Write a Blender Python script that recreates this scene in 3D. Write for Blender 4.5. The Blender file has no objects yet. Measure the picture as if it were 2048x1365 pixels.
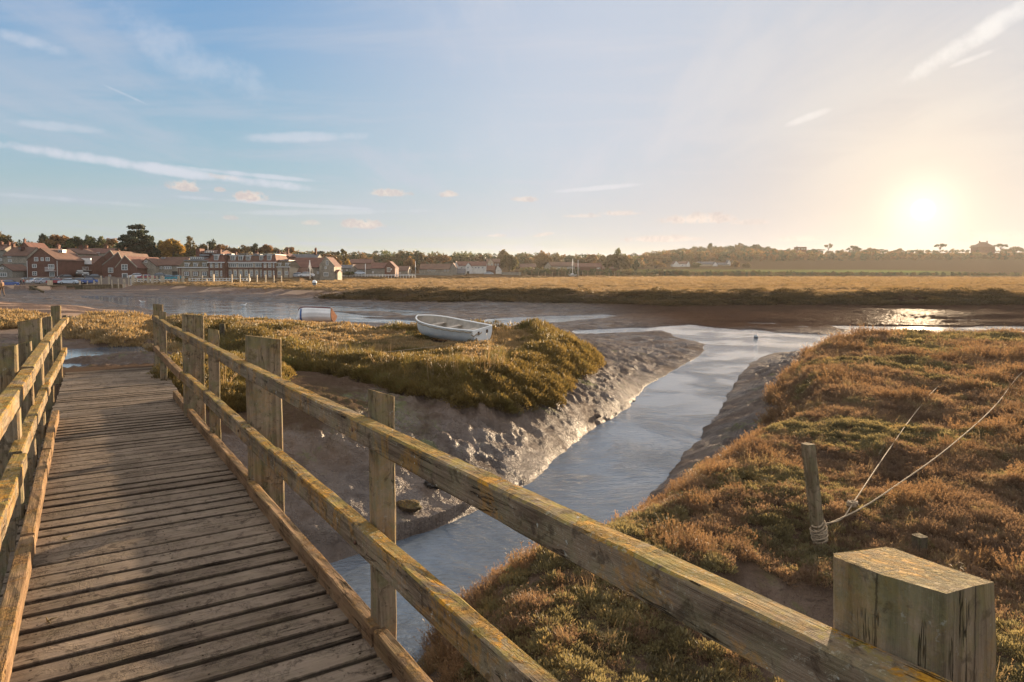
import bpy, bmesh, math, random
import numpy as np
from mathutils import Vector, Matrix
random.seed(7)
RNG = np.random.default_rng(11)
R = math.radians
scene = bpy.context.scene
COL = scene.collection

# ------------------------------------------------------------------ camera
FPX = 1365.0                      # focal length in pixels of the 2048 px wide photograph (24 mm lens)
PITCH = R(3.0)
HOR = 549.0
CY = HOR + FPX*math.tan(PITCH)    # row of the optical axis (the lens is shifted)
ZC = 3.6
cam_data = bpy.data.cameras.new("camera")
cam = bpy.data.objects.new("camera", cam_data); COL.objects.link(cam)
cam.location = (0, 0, ZC)
cam.rotation_euler = (R(90)-PITCH, 0, 0)
cam_data.sensor_width = 36.0
cam_data.lens = 36.0*FPX/2048
cam_data.shift_y = -(682.5-CY)/2048
cam_data.clip_start = 0.05
cam_data.clip_end = 9000
scene.camera = cam

def ray(px, py):
    x = (px-1024.0)/FPX; y = -(py-CY)/FPX
    return Vector((x, math.cos(PITCH)+y*math.sin(PITCH), -math.sin(PITCH)+y*math.cos(PITCH)))
def P(px, py, z):                 # the point of height z seen at a pixel of the photograph
    r = ray(px, py); t = (z-ZC)/r.z
    return Vector((0, 0, ZC))+r*t
def D(px, py, d):                 # the point at forward distance d
    r = ray(px, py)
    return Vector((0, 0, ZC))+r*(d/r.y)

# ------------------------------------------------------------------ sun, sky, exposure
SUN_AZ = R(30.9); SUN_EL = R(4.6)
SUND = Vector((math.sin(SUN_AZ)*math.cos(SUN_EL), math.cos(SUN_AZ)*math.cos(SUN_EL), math.sin(SUN_EL)))
ld = bpy.data.lights.new("sun", 'SUN'); lo = bpy.data.objects.new("sun", ld); COL.objects.link(lo)
ld.energy = 5.0; ld.angle = R(0.6); ld.color = (1.0, 0.74, 0.47)
_sl = Vector((math.sin(SUN_AZ)*math.cos(R(5.6)), math.cos(SUN_AZ)*math.cos(R(5.6)), math.sin(R(5.6))))
lo.rotation_euler = _sl.to_track_quat('Z', 'Y').to_euler()
lo.location = (60, 100, 60)
scene.view_settings.view_transform = 'Standard'
scene.view_settings.look = 'None'
scene.view_settings.exposure = 1.75
scene.view_settings.gamma = 1.0
scene.cycles.max_bounces = 8
scene.cycles.diffuse_bounces = 3
scene.cycles.glossy_bounces = 3
scene.cycles.transmission_bounces = 4
scene.cycles.transparent_max_bounces = 6
scene.cycles.volume_bounces = 0
scene.cycles.use_denoising = True
scene.cycles.sample_clamp_direct = 1.2
scene.cycles.sample_clamp_indirect = 6.0
try: scene.cycles.denoiser = 'OPENIMAGEDENOISE'
except Exception: pass

class NT:
    """small helper to write node trees as expressions"""
    def __init__(s, tree): s.t = tree; s.n = tree.nodes; s.l = tree.links
    def node(s, typ, **kw):
        n = s.n.new(typ)
        for k, v in kw.items(): setattr(n, k, v)
        return n
    def put(s, inp, v):
        if isinstance(v, bpy.types.NodeSocket): s.l.new(v, inp)
        else: inp.default_value = v
    def math(s, op, a, b=0.0, c=0.0, clamp=False):
        n = s.n.new('ShaderNodeMath'); n.operation = op; n.use_clamp = clamp
        for i, v in enumerate((a, b, c)): s.put(n.inputs[i], v)
        return n.outputs[0]
    def vmath(s, op, a, b=(0, 0, 0)):
        n = s.n.new('ShaderNodeVectorMath'); n.operation = op
        s.put(n.inputs[0], a); s.put(n.inputs[1], b)
        return n
    def mix(s, f, a, b, mode='MIX'):
        n = s.n.new('ShaderNodeMix'); n.data_type = 'RGBA'; n.blend_type = mode
        s.put(n.inputs[0], f)
        for i, v in ((6, a), (7, b)):
            if not isinstance(v, bpy.types.NodeSocket) and len(v) == 3: v = (*v, 1)
            s.put(n.inputs[i], v)
        return n.outputs[2]
    def noise(s, vec, scale, detail=4, rough=0.55, dist=0.0, out=0):
        n = s.n.new('ShaderNodeTexNoise')
        if vec is not None: s.l.new(vec, n.inputs['Vector'])
        n.inputs['Scale'].default_value = scale; n.inputs['Detail'].default_value = detail
        n.inputs['Roughness'].default_value = rough; n.inputs['Distortion'].default_value = dist
        return n.outputs[out]
    def mapping(s, vec, scale=(1, 1, 1), rot=(0, 0, 0), loc=(0, 0, 0)):
        n = s.n.new('ShaderNodeMapping'); s.l.new(vec, n.inputs[0])
        n.inputs['Scale'].default_value = scale; n.inputs['Rotation'].default_value = rot; n.inputs['Location'].default_value = loc
        return n.outputs[0]
    def ramp(s, v, stops, interp='LINEAR'):
        n = s.n.new('ShaderNodeValToRGB'); n.color_ramp.interpolation = interp
        el = n.color_ramp.elements
        while len(el) < len(stops): el.new(0.5)
        for e, (p, c) in zip(el, stops):
            e.position = p; e.color = (c, c, c, 1) if isinstance(c, (int, float)) else (*c, 1)
        s.put(n.inputs[0], v)
        return n.outputs[0]
    def sstep(s, v, a, b):
        n = s.n.new('ShaderNodeMapRange'); n.interpolation_type = 'SMOOTHSTEP'
        s.put(n.inputs[0], v); n.inputs[1].default_value = a; n.inputs[2].default_value = b
        return n.outputs[0]

world = bpy.data.worlds.new("World"); scene.world = world
world.use_nodes = True
W_ = NT(world.node_tree); W_.n.clear()
def build_world():
    t = W_
    out = t.node('ShaderNodeOutputWorld'); bg = t.node('ShaderNodeBackground')
    sky = t.node('ShaderNodeTexSky'); sky.sky_type = 'NISHITA'; sky.sun_disc = False
    sky.sun_elevation = SUN_EL; sky.sun_rotation = SUN_AZ
    sky.air_density = 1.0; sky.dust_density = 0.6; sky.ozone_density = 2.2; sky.altitude = 0
    tc = t.node('ShaderNodeTexCoord').outputs['Generated']
    dirn = t.vmath('NORMALIZE', tc).outputs[0]
    sx = t.node('ShaderNodeSeparateXYZ'); t.l.new(dirn, sx.inputs[0])
    X, Y, Z = sx.outputs
    az = t.math('ARCTAN2', X, Y)
    el = t.math('ARCSINE', Z)
    dot = t.vmath('DOT_PRODUCT', dirn, tuple(SUND)).outputs['Value']
    dotc = t.math('MAXIMUM', dot, 0.0)
    g1 = t.math('POWER', dotc, 14.0)
    g2 = t.math('POWER', dotc, 110.0)
    g3 = t.math('POWER', dotc, 1500.0)
    g4 = t.math('POWER', dotc, 60000.0)
    # clear sky: the sky texture, pulled a little towards the measured blue-to-cream scale
    base = t.vmath('SCALE', sky.outputs[0]); base.inputs['Scale'].default_value = SKYK
    h = t.math('MULTIPLY', el, 57.2958)
    grad = t.ramp(t.math('DIVIDE', h, 50.0), SKY_STOPS)
    gr = t.vmath('SCALE', grad); gr.inputs['Scale'].default_value = SKYG
    col = t.vmath('ADD', base.outputs[0], gr.outputs[0]).outputs[0]
    # cirrus veil on a plane high above
    zz = t.math('MAXIMUM', t.math('ADD', Z, 0.06), 0.02)
    u = t.math('DIVIDE', X, zz); v = t.math('DIVIDE', Y, zz)
    cv = t.node('ShaderNodeCombineXYZ'); t.l.new(u, cv.inputs[0]); t.l.new(v, cv.inputs[1])
    m1 = t.mapping(cv.outputs[0], scale=(0.35, 0.9, 1), rot=(0, 0, R(38)))
    n1 = t.noise(m1, 1.1, 7, 0.62, 0.3)
    m2 = t.mapping(cv.outputs[0], scale=(1.0, 0.22, 1), rot=(0, 0, R(-62)), loc=(3, 1, 0))
    n2 = t.noise(m2, 1.3, 8, 0.6, .35)
    veil = t.math('ADD', t.math('MULTIPLY', t.sstep(n1, .44, .66), .75), t.math('MULTIPLY', t.sstep(n2, .50, .70), .65))
    right = t.sstep(az, R(-34), R(22))
    up = t.sstep(h, 2.0, 16.0)
    veil = t.math('MULTIPLY', veil, t.math('ADD', .42, t.math('MULTIPLY', right, .55)))
    veil = t.math('ADD', veil, t.math('MULTIPLY', t.math('MULTIPLY', right, up), .50))
    veil = t.math('ADD', veil, t.math('MULTIPLY', g1, .12))
    high = t.sstep(h, 25.0, 46.0)     # unseen bright overhead sky, added as fill light
    veil = t.math('ADD', veil, t.math('MULTIPLY', high, 1.0))
    # near-horizon flat streaks
    m3 = t.mapping(cv.outputs[0], scale=(0.05, 0.35, 1), rot=(0, 0, R(8)))
    n3 = t.noise(m3, 2.0, 6, 0.6, 0.3)
    veil = t.math('ADD', veil, t.math('MULTIPLY', t.sstep(n3, .5, .8), .22), clamp=True)
    veilc = t.mix(g1, (0.50, 0.53, 0.66), (0.92, 0.84, 0.76))
    veilc = t.mix(high, veilc, (1.40, 1.34, 1.28))
    veilv = t.vmath('SCALE', veilc); veilv.inputs['Scale'].default_value = VEILK
    col = t.mix(t.math('MULTIPLY', veil, .85), col, veilv.outputs[0])
    # the veil keeps the bright side of the sky from growing without limit
    sp = t.node('ShaderNodeSeparateXYZ'); t.l.new(col, sp.inputs[0]); cb = t.node('ShaderNodeCombineXYZ')
    ex = SKY_STRENGTH*2**scene.view_settings.exposure
    g0 = t.math('POWER', dotc, 13.0)
    for i, (cap, cap2) in enumerate(((.52, .68), (.59, .62), (.67, .59))):
        t.put(cb.inputs[i], t.math('SMOOTH_MIN', sp.outputs[i], t.math('ADD', cap/ex, t.math('MULTIPLY', g0, (cap2-cap)/ex)), .9))
    col = cb.outputs[0]
    lc = t.vmath('SCALE', (.60, .655, .765)); lc.inputs['Scale'].default_value = 1/ex
    lf = t.math('MULTIPLY', t.math('MULTIPLY', t.sstep(az, R(-26), R(12)), .72), t.math('SUBTRACT', 1.0, t.math('POWER', dotc, 22.0)))
    col = t.mix(t.math('MULTIPLY', lf, t.sstep(h, 1.0, 12.0)), col, lc.outputs[0])
    wis = t.math('MULTIPLY', t.math('MAXIMUM', t.sstep(n2, .47, .66), t.math('MULTIPLY', t.sstep(n1, .46, .64), .8)), t.math('ADD', .13, t.math('MULTIPLY', right, .27)))
    wc = t.vmath('SCALE', t.mix(g1, (.62, .66, .76), (.84, .78, .70))); wc.inputs['Scale'].default_value = 1/ex
    col = t.mix(t.math('MULTIPLY', wis, t.sstep(h, 4.0, 12.0)), col, wc.outputs[0])
    hc = t.vmath('SCALE', (1.14, 1.07, 1.02)); hc.inputs['Scale'].default_value = 1/ex  # added fill brightness for the sky above the view
    col = t.mix(high, col, hc.outputs[0])
    # individual clouds: (px, py, half length, half height, tilt, strength, kind)
    wob = t.noise(dirn, 58.0, 7, 0.72)
    wob2 = t.noise(dirn, 14.0, 5, 0.65)
    acc = {0: None, 1: None}
    for (px, py, L, Hh, tilt, st, kind) in CLOUDS:
        r = ray(px, py).normalized()
        a0 = math.atan2(r.x, r.y); e0 = math.asin(r.z); ca, sa = math.cos(R(tilt)), math.sin(R(tilt))
        da = t.math('SUBTRACT', az, a0); de = t.math('SUBTRACT', el, e0)
        p = t.math('DIVIDE', t.math('ADD', t.math('MULTIPLY', da, ca), t.math('MULTIPLY', de, sa)), L/FPX)
        q = t.math('DIVIDE', t.math('SUBTRACT', t.math('MULTIPLY', de, ca), t.math('MULTIPLY', da, sa)), Hh/FPX)
        if kind == 0: q = t.math('MAXIMUM', t.math('MULTIPLY', q, -2.0), q)
        rr = t.math('ADD', t.math('MULTIPLY', p, p), t.math('MULTIPLY', q, q))
        rr = t.math('ADD', rr, t.math('MULTIPLY', t.math('SUBTRACT', wob if kind == 0 else wob2, .5), 5.4 if kind == 0 else 4.2))
        m = t.math('MULTIPLY', t.math('SUBTRACT', 1.0, t.sstep(rr, .15 if kind == 0 else -0.3, 1.15)), st)
        acc[kind] = m if acc[kind] is None else t.math('MAXIMUM', acc[kind], m)
    shade = t.mix(t.sstep(wob, .35, .65), (0.66, 0.58, 0.58), (1.05, .90, 0.76))
    sc0 = t.vmath('SCALE', shade); sc0.inputs['Scale'].default_value = .92/ex
    col = t.mix(acc[0], col, sc0.outputs[0])
    wh = t.mix(g1, (0.74, 0.76, 0.84), (1.0, 0.95, 0.88)); sc1 = t.vmath('SCALE', wh); sc1.inputs['Scale'].default_value = .98/ex
    col = t.mix(acc[1], col, sc1.outputs[0])
    # aureole round the low sun
    for gg, c, k in ((g1, (1.0, .80, .50), GLOW[0]), (g2, (1.0, .72, .28), GLOW[1]), (g3, (1.0, .88, .62), GLOW[2]), (g4, (1.0, .95, .8), GLOW[3])):
        a = t.node('ShaderNodeVectorMath', operation='SCALE'); a.inputs[0].default_value = c
        t.l.new(t.math('MULTIPLY', gg, k), a.inputs['Scale'])
        col = t.vmath('ADD', col, a.outputs[0]).outputs[0]
    t.l.new(col, bg.inputs[0]); bg.inputs[1].default_value = SKY_STRENGTH
    t.l.new(bg.outputs[0], out.inputs[0])
SKY_STRENGTH = 0.12
SKYK = 0.20; SKYG = 1.95; VEILK = 3.0
SKY_STOPS = [(0.0, (.60, .60, .48)), (.06, (.52, .62, .56)), (.16, (.30, .50, .62)), (.34, (.17, .36, .72)), (.6, (.09, .25, .64)), (1.0, (.05, .16, .42))]
GLOW = (0.06, .62, .95, 40.0)
CLOUDS = [(372, 375, 30, 14, 0, .8, 0), (500, 397, 34, 15, 0, .9, 0), (438, 381, 12, 6, 0, .6, 0), (452, 357, 34, 6, -6, .55, 0), (775, 388, 42, 11, 0, .75, 0), (898, 390, 20, 10, 0, .75, 0),
          (725, 451, 42, 13, 0, .75, 0), (1050, 400, 26, 8, 0, .7, 0), (622, 447, 20, 7, 0, .5, 0), (1240, 428, 44, 7, 0, .6, 0), (1400, 441, 75, 15, 0, .8, 0), (1165, 433, 45, 6, 0, .5, 0), (1330, 480, 75, 9, 0, .7, 0),
          (1600, 480, 50, 10, 0, .6, 0), (1500, 446, 45, 7, 0, .5, 0), (1090, 470, 26, 5, 10, .5, 0), (990, 472, 20, 5, 0, .45, 0), (460, 437, 16, 5, 0, .5, 0), (2000, 475, 70, 14, 0, .5, 0),
          (230, 325, 360, 10, -5, .75, 1), (480, 348, 150, 5, -3, .6, 1), (340, 90, 170, 42, -24, .33, 1), (60, 85, 75, 12, -10, .45, 1), (240, 185, 40, 3, -20, .5, 1), (600, 275, 150, 10, 4, .45, 1),
          (1960, 70, 130, 17, 27, .95, 1), (1945, 117, 36, 5, 14, .55, 1), (1625, 232, 48, 7, 16, .55, 1), (1180, 378, 90, 5, 4, .5, 1), (140, 400, 150, 5, -2, .35, 1), (640, 425, 240, 5, 2, .3, 1), (110, 253, 60, 8, 0, .35, 1), (560, 408, 200, 4, -2, .4, 1)]
build_world()

# ------------------------------------------------------------------ bookkeeping
def tag(o, label=None, cat=None, group=None, kind=None):
    if label: o['label'] = label
    if cat: o['category'] = cat
    if group: o['group'] = group
    if kind: o['kind'] = kind
    return o
def empty(name, loc, rz=0.0, label=None, cat=None, group=None):
    o = bpy.data.objects.new(name, None); COL.objects.link(o)
    o.location = loc; o.rotation_euler = (0, 0, rz); o.empty_display_size = 0.3
    return tag(o, label, cat, group)
def link(name, me, mat=None, parent=None):
    o = bpy.data.objects.new(name, me); COL.objects.link(o)
    if mat is not None:
        for m in (mat if isinstance(mat, (list, tuple)) else [mat]): me.materials.append(m)
    if parent: o.parent = parent
    return o
def mesh_np(name, verts, faces, smooth=False):
    """verts (n,3) array, faces (m,k) int array"""
    me = bpy.data.meshes.new(name)
    verts = np.ascontiguousarray(verts, dtype=np.float32); faces = np.ascontiguousarray(faces, dtype=np.int32)
    k = faces.shape[1]
    me.vertices.add(len(verts)); me.vertices.foreach_set('co', verts.ravel())
    me.loops.add(faces.size); me.loops.foreach_set('vertex_index', faces.ravel())
    me.polygons.add(len(faces))
    me.polygons.foreach_set('loop_start', np.arange(0, faces.size, k, dtype=np.int32))
    me.polygons.foreach_set('loop_total', np.full(len(faces), k, dtype=np.int32))
    if smooth: me.polygons.foreach_set('use_smooth', np.ones(len(faces), dtype=bool))
    me.update(); me.validate()
    return me
class MB:
    """collects polygons, then links them as one mesh object"""
    def __init__(s): s.v = []; s.f = []; s.sm = []; s.mi = []
    def poly(s, pts, smooth=False, mi=0):
        n = len(s.v); s.v += [tuple(p) for p in pts]; s.f.append(tuple(range(n, n+len(pts)))); s.sm.append(smooth); s.mi.append(mi)
    def idx(s, verts, faces, smooth=False, mi=0):
        n = len(s.v); s.v += [tuple(p) for p in verts]
        for f in faces: s.f.append(tuple(n+i for i in f)); s.sm.append(smooth); s.mi.append(mi)
    def box(s, a, b, M=None, mi=0):
        (x0, y0, z0), (x1, y1, z1) = a, b
        v = [Vector(p) for p in ((x0, y0, z0), (x1, y0, z0), (x1, y1, z0), (x0, y1, z0), (x0, y0, z1), (x1, y0, z1), (x1, y1, z1), (x0, y1, z1))]
        if M is not None: v = [M @ p for p in v]
        s.idx(v, [(0, 3, 2, 1), (4, 5, 6, 7), (0, 1, 5, 4), (1, 2, 6, 5), (2, 3, 7, 6), (3, 0, 4, 7)], mi=mi)
    def tube(s, pts, rad, n=8, cap=True, mi=0, smooth=True):
        pts = [Vector(p) for p in pts]; rings = []; up = None
        for i, p in enumerate(pts):
            t = (pts[min(i+1, len(pts)-1)]-pts[max(i-1, 0)]).normalized()
            if up is None: up = t.orthogonal().normalized()
            up = (up-t*up.dot(t)).normalized(); sd = t.cross(up)
            r = rad[i] if isinstance(rad, (list, tuple)) else rad
            rings.append([p+(up*math.cos(2*math.pi*k/n)+sd*math.sin(2*math.pi*k/n))*r for k in range(n)])
        v = [q for rg in rings for q in rg]; f = []
        for i in range(len(rings)-1):
            for k in range(n):
                a = i*n+k; b = i*n+(k+1) % n
                f.append((a, b, b+n, a+n))
        if cap: f.append(tuple(range(n-1, -1, -1))); f.append(tuple(range((len(rings)-1)*n, len(rings)*n)))
        s.idx(v, f, smooth, mi)
    def build(s, name, mat=None, parent=None):
        me = bpy.data.meshes.new(name); me.from_pydata(s.v, [], s.f)
        me.polygons.foreach_set('use_smooth', s.sm); me.polygons.foreach_set('material_index', s.mi)
        me.update()
        return link(name, me, mat, parent)
def copy_tree(o, parent=None):
    c = o.copy(); COL.objects.link(c)
    if parent is not None: c.parent = parent
    for ch in [q for q in o.children]: copy_tree(ch, c)
    return c

# numpy noise
def _hash(ix, iy, seed):
    h = (ix.astype(np.int64)*374761393+iy.astype(np.int64)*668265263+seed*974634777) & 0x7fffffff
    h = ((h ^ (h >> 13))*1274126177) & 0x7fffffff
    return ((h ^ (h >> 16)) & 0xffff)/65535.0
def vnoise(x, y, seed=0):
    ix = np.floor(x); iy = np.floor(y); fx = x-ix; fy = y-iy
    fx = fx*fx*fx*(fx*(fx*6-15)+10); fy = fy*fy*fy*(fy*(fy*6-15)+10)
    ix = ix.astype(np.int64); iy = iy.astype(np.int64)
    a = _hash(ix, iy, seed); b = _hash(ix+1, iy, seed); c = _hash(ix, iy+1, seed); d = _hash(ix+1, iy+1, seed)
    return (a*(1-fx)+b*fx)*(1-fy)+(c*(1-fx)+d*fx)*fy-0.5
def fbm(x, y, sc, octv=4, seed=0, gain=0.5):
    s = np.zeros_like(x); amp = 1.0; fr = 1.0/sc
    for o in range(octv):
        c, sn = math.cos(o*1.1), math.sin(o*1.1)
        s += amp*vnoise((x*c-y*sn)*fr+o*17.3, (x*sn+y*c)*fr-o*9.1, seed+o); amp *= gain; fr *= 2.03
    return s
# ------------------------------------------------------------------ materials
MATS = {}
def newmat(name):
    m = bpy.data.materials.new(name); m.use_nodes = True; MATS[name] = m
    t = NT(m.node_tree); bs = t.n['Principled BSDF']
    return m, t, bs
def bump(t, bs, h, strength=0.3, dist=0.02):
    b = t.node('ShaderNodeBump'); b.inputs['Strength'].default_value = strength; b.inputs['Distance'].default_value = dist
    t.l.new(h, b.inputs['Height']); t.l.new(b.outputs[0], bs.inputs['Normal']); return b
def plain(name, col, rough=0.7, var=0.15, scale=3.0, metal=0.0, spec=0.4, bstr=0.0):
    m, t, bs = newmat(name)
    g = t.node('ShaderNodeNewGeometry').outputs['Position']
    n = t.noise(g, scale, 5, 0.6)
    c2 = tuple(min(1, c*(1+var)) for c in col); c1 = tuple(c*(1-var) for c in col)
    t.put(bs.inputs['Base Color'], t.mix(t.sstep(n, .3, .7), c1, c2))
    bs.inputs['Roughness'].default_value = rough; bs.inputs['Metallic'].default_value = metal
    bs.inputs['Specular IOR Level'].default_value = spec
    if bstr: bump(t, bs, t.noise(g, scale*6, 4, .6), bstr, .02)
    return m
def wood(name, axis, tone=(.30, .245, .19), dark=(.10, .075, .055), lichen=0.35, moss=0.3, boards=None, orange=1.0):
    """weathered timber, grain along object axis 0/1/2; grey-green algae, orange lichen on upward faces"""
    m, t, bs = newmat(name)
    oc = t.node('ShaderNodeTexCoord').outputs['Object']
    sc = [22, 22, 22]; sc[axis] = 1.1
    mp = t.mapping(oc, scale=tuple(sc))
    grain = t.noise(mp, 1.6, 8, .68, .6)
    sc2 = [90, 90, 90]; sc2[axis] = 2.2
    fine = t.noise(t.mapping(oc, scale=tuple(sc2)), 1.5, 4, .7)
    big = t.noise(oc, 2.3, 5, .6)
    mid = t.noise(oc, 9.0, 6, .65, .4)
    col = t.mix(t.sstep(grain, .30, .68), dark, tone)
    col = t.mix(t.math('MULTIPLY', t.sstep(big, .42, .70), .6), col, tuple(c*1.35 for c in tone))
    col = t.mix(t.math('MULTIPLY', t.sstep(fine, .60, .78), .55), col, tuple(c*.35 for c in dark))
    if boards:
        sxy = t.node('ShaderNodeSeparateXYZ'); t.l.new(oc, sxy.inputs[0])
        k = t.math('FLOOR', t.math('DIVIDE', t.math('ADD', sxy.outputs[boards[0]], 1.2+boards[1]*20), boards[1]))
        wn = t.node('ShaderNodeTexWhiteNoise', noise_dimensions='1D'); t.l.new(k, wn.inputs['W'])
        col = t.mix(t.math('MULTIPLY', wn.outputs['Value'], .45), col, tuple(c*.55 for c in tone))
        xm = t.math('SUBTRACT', t.math('ABSOLUTE', t.math('SUBTRACT', t.math('MODULO', t.math('ADD', sxy.outputs[0], 1.2+boards[1]*20), boards[1]), boards[1]*.44)), .045)
        nl = None
        for vy in (.25, -.40, -1.0):
            q = t.math('ADD', t.math('POWER', xm, 2.0), t.math('POWER', t.math('SUBTRACT', sxy.outputs[1], vy), 2.0)); q = t.math('LESS_THAN', q, .0055**2)
            nl = q if nl is None else t.math('MAXIMUM', nl, q)
        hs = t.node('ShaderNodeSeparateColor'); t.l.new(wn.outputs['Color'], hs.inputs[0])
        col = t.mix(t.math('MULTIPLY', hs.outputs[1], .42), col, (.34, .27, .205))
        fr = t.math('DIVIDE', t.math('MODULO', t.math('ADD', sxy.outputs[0], 1.2+boards[1]*20), boards[1]), boards[1])
        fw = t.math('ADD', fr, t.math('MULTIPLY', t.math('SUBTRACT', t.noise(oc, 22.0, 4, .7), .5), .10))
        ed = t.math('MAXIMUM', t.sstep(fw, .06, .01), t.sstep(fw, .78, .86))
        col = t.mix(t.math('MULTIPLY', ed, .75), col, tuple(c*.45 for c in dark))
        col = t.mix(nl, col, (.02, .012, .008))
    geo = t.node('ShaderNodeNewGeometry'); sn = t.node('ShaderNodeSeparateXYZ'); t.l.new(geo.outputs['Normal'], sn.inputs[0])
    upf = t.sstep(sn.outputs[2], .35, .85)
    g1 = t.math('MULTIPLY', t.sstep(mid, .44, .62), moss)
    col = t.mix(g1, col, (.155, .165, .075))
    ol = t.noise(oc, 3.1, 7, .72, .8)
    ol2 = t.noise(oc, 38.0, 4, .7, .4)
    lm = t.math('MULTIPLY', t.sstep(ol, .50, .56), t.sstep(ol2, .38, .52))
    lm = t.math('MULTIPLY', lm, t.math('ADD', .14, t.math('MULTIPLY', upf, .9)))
    col = t.mix(t.math('MULTIPLY', lm, lichen*orange*2, clamp=True), col, (.46, .22, .025))
    col = t.mix(t.math('MULTIPLY', lm, lichen*orange*.5, clamp=True), col, (.50, .25, .03))
    yl = t.math('MULTIPLY', t.math('MULTIPLY', t.sstep(t.noise(oc, 6.3, 6, .75), .47, .60), upf), lichen*1.6, clamp=True)
    col = t.mix(yl, col, (.24, .19, .055))
    mu = t.math('MULTIPLY', t.math('MULTIPLY', upf, t.sstep(t.noise(oc, 4.1, 6, .7, .5), .36, .56)), lichen*.8, clamp=True)
    col = t.mix(mu, col, t.mix(t.sstep(ol2, .4, .6), (.30, .17, .045), (.20, .15, .06)))
    sc3 = [9, 9, 9]; sc3[axis] = .55
    ck = t.noise(t.mapping(oc, scale=tuple(sc3)), 1.0, 6, .62, .25)
    crack = t.math('SUBTRACT', 1.0, t.sstep(t.math('ABSOLUTE', t.math('SUBTRACT', ck, .5)), .0, .007))
    crack = t.math('MULTIPLY', t.math('MULTIPLY', crack, t.sstep(t.noise(oc, 3.7, 3), .46, .56)), t.math('SUBTRACT', 1.0, upf if axis == 2 else 0.0))
    spk = t.math('MULTIPLY', t.sstep(t.noise(oc, 75.0, 4, .75), .56, .64), t.math('MULTIPLY', lichen, .55), clamp=True)
    spk = t.math('MULTIPLY', spk, t.sstep(big, .38, .58))
    col = t.mix(spk, col, (.36, .33, .25))
    blot = t.math('MULTIPLY', t.sstep(t.noise(oc, 13.0, 6, .7, .6), .54, .63), .6)
    col = t.mix(blot, col, tuple(c*.6 for c in dark))
    endg = t.math('MULTIPLY', upf, t.sstep(t.noise(oc, 34.0, 6, .75, .4), .44, .60)) if axis == 2 else 0.0
    if axis == 2:
        col = t.mix(t.math('MULTIPLY', endg, .85), col, t.mix(t.sstep(t.noise(oc, 55.0, 3, .7), .42, .6), (.11, .095, .05), (.33, .19, .045)))
    if name == 'post_wood':          # the two long splits of the big near post
        so = t.node('ShaderNodeSeparateXYZ'); t.l.new(oc, so.inputs[0])
        wz = t.math('MULTIPLY', t.math('SUBTRACT', t.noise(t.mapping(oc, scale=(0, 0, 1)), 7.0, 4, .6), .5), .022)
        s1 = t.math('MULTIPLY', t.math('LESS_THAN', t.math('ABSOLUTE', t.math('ADD', t.math('ADD', so.outputs[1], 1.196), wz)), .0021), t.math('LESS_THAN', so.outputs[0], .60))
        s2 = t.math('MULTIPLY', t.math('LESS_THAN', t.math('ABSOLUTE', t.math('ADD', t.math('SUBTRACT', so.outputs[0], .622), wz)), .0018), t.math('GREATER_THAN', so.outputs[1], -1.15))
        s2 = t.math('MULTIPLY', s2, t.math('LESS_THAN', so.outputs[0], .72)); s1 = t.math('MULTIPLY', s1, t.math('LESS_THAN', so.outputs[1], -1.1))
        crack = t.math('MAXIMUM', crack, t.math('MAXIMUM', s1, s2))
        edge = t.math('MULTIPLY', t.sstep(so.outputs[2], .95, 1.16), t.sstep(t.noise(oc, 17.0, 5, .7), .44, .60))
        col = t.mix(t.math('MULTIPLY', edge, .4), col, (.24, .19, .07))
    if name == 'weathered_rail_wood':   # thick orange lichen cushion by the near post
        dv = t.vmath('DISTANCE', t.mapping(oc, scale=(.55, 1, 1), loc=(-.55*.50, 1.05, -1.05)), (0, 0, 0)).outputs['Value']
        cm = t.sstep(t.math('ADD', dv, t.math('MULTIPLY', t.math('SUBTRACT', t.noise(oc, 30.0, 5, .7), .5), .10)), .040, .026)
        col = t.mix(cm, col, t.mix(t.sstep(t.noise(oc, 90.0, 3), .4, .6), (.26, .12, .015), (.42, .21, .025)))
    col = t.mix(t.math('MULTIPLY', crack, .8 if axis != 2 else .6), col, (.02, .014, .010))
    wl = t.math('MULTIPLY', t.sstep(t.noise(oc, 27.0, 5, .7), .64, .70), lichen*1.2, clamp=True)
    col = t.mix(wl, col, (.36, .36, .31))
    t.put(bs.inputs['Base Color'], col)
    bs.inputs['Roughness'].default_value = .92; bs.inputs['Specular IOR Level'].default_value = .08
    hgt = t.math('ADD', t.math('ADD', t.math('MULTIPLY', grain, 1.0), t.math('MULTIPLY', fine, .6)), t.math('MULTIPLY', lm, .6))
    hgt = t.math('ADD', t.math('SUBTRACT', hgt, t.math('MULTIPLY', crack, 1.6)), t.math('MULTIPLY', t.noise(oc, 60.0, 4, .7), .5 if axis != 1 else .2))
    if axis == 2: hgt = t.math('ADD', hgt, t.math('MULTIPLY', endg, 2.0))
    bump(t, bs, hgt, 1.0, .008)
    return m
M_rail = wood('weathered_rail_wood', 0, tone=(.235, .18, .125), dark=(.075, .052, .036), lichen=1.0, moss=.28)
M_kerb = wood('kerb_wood', 0, tone=(.24, .155, .09), dark=(.10, .06, .035), lichen=.10, moss=.1)
M_post = wood('post_wood', 2, tone=(.29, .222, .148), dark=(.10, .072, .046), lichen=.45, moss=.45)
M_deck = wood('deck_wood', 1, tone=(.205, .160, .122), dark=(.075, .054, .040), lichen=.02, moss=.06, boards=(0, .186), orange=.0)
M_stake = wood('stake_wood', 2, tone=(.30, .23, .15), dark=(.12, .09, .055), lichen=.1, moss=.3)
M_stump = wood('sodden_wood', 2, tone=(.13, .10, .07), dark=(.04, .03, .022), lichen=.1, moss=.4)

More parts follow.
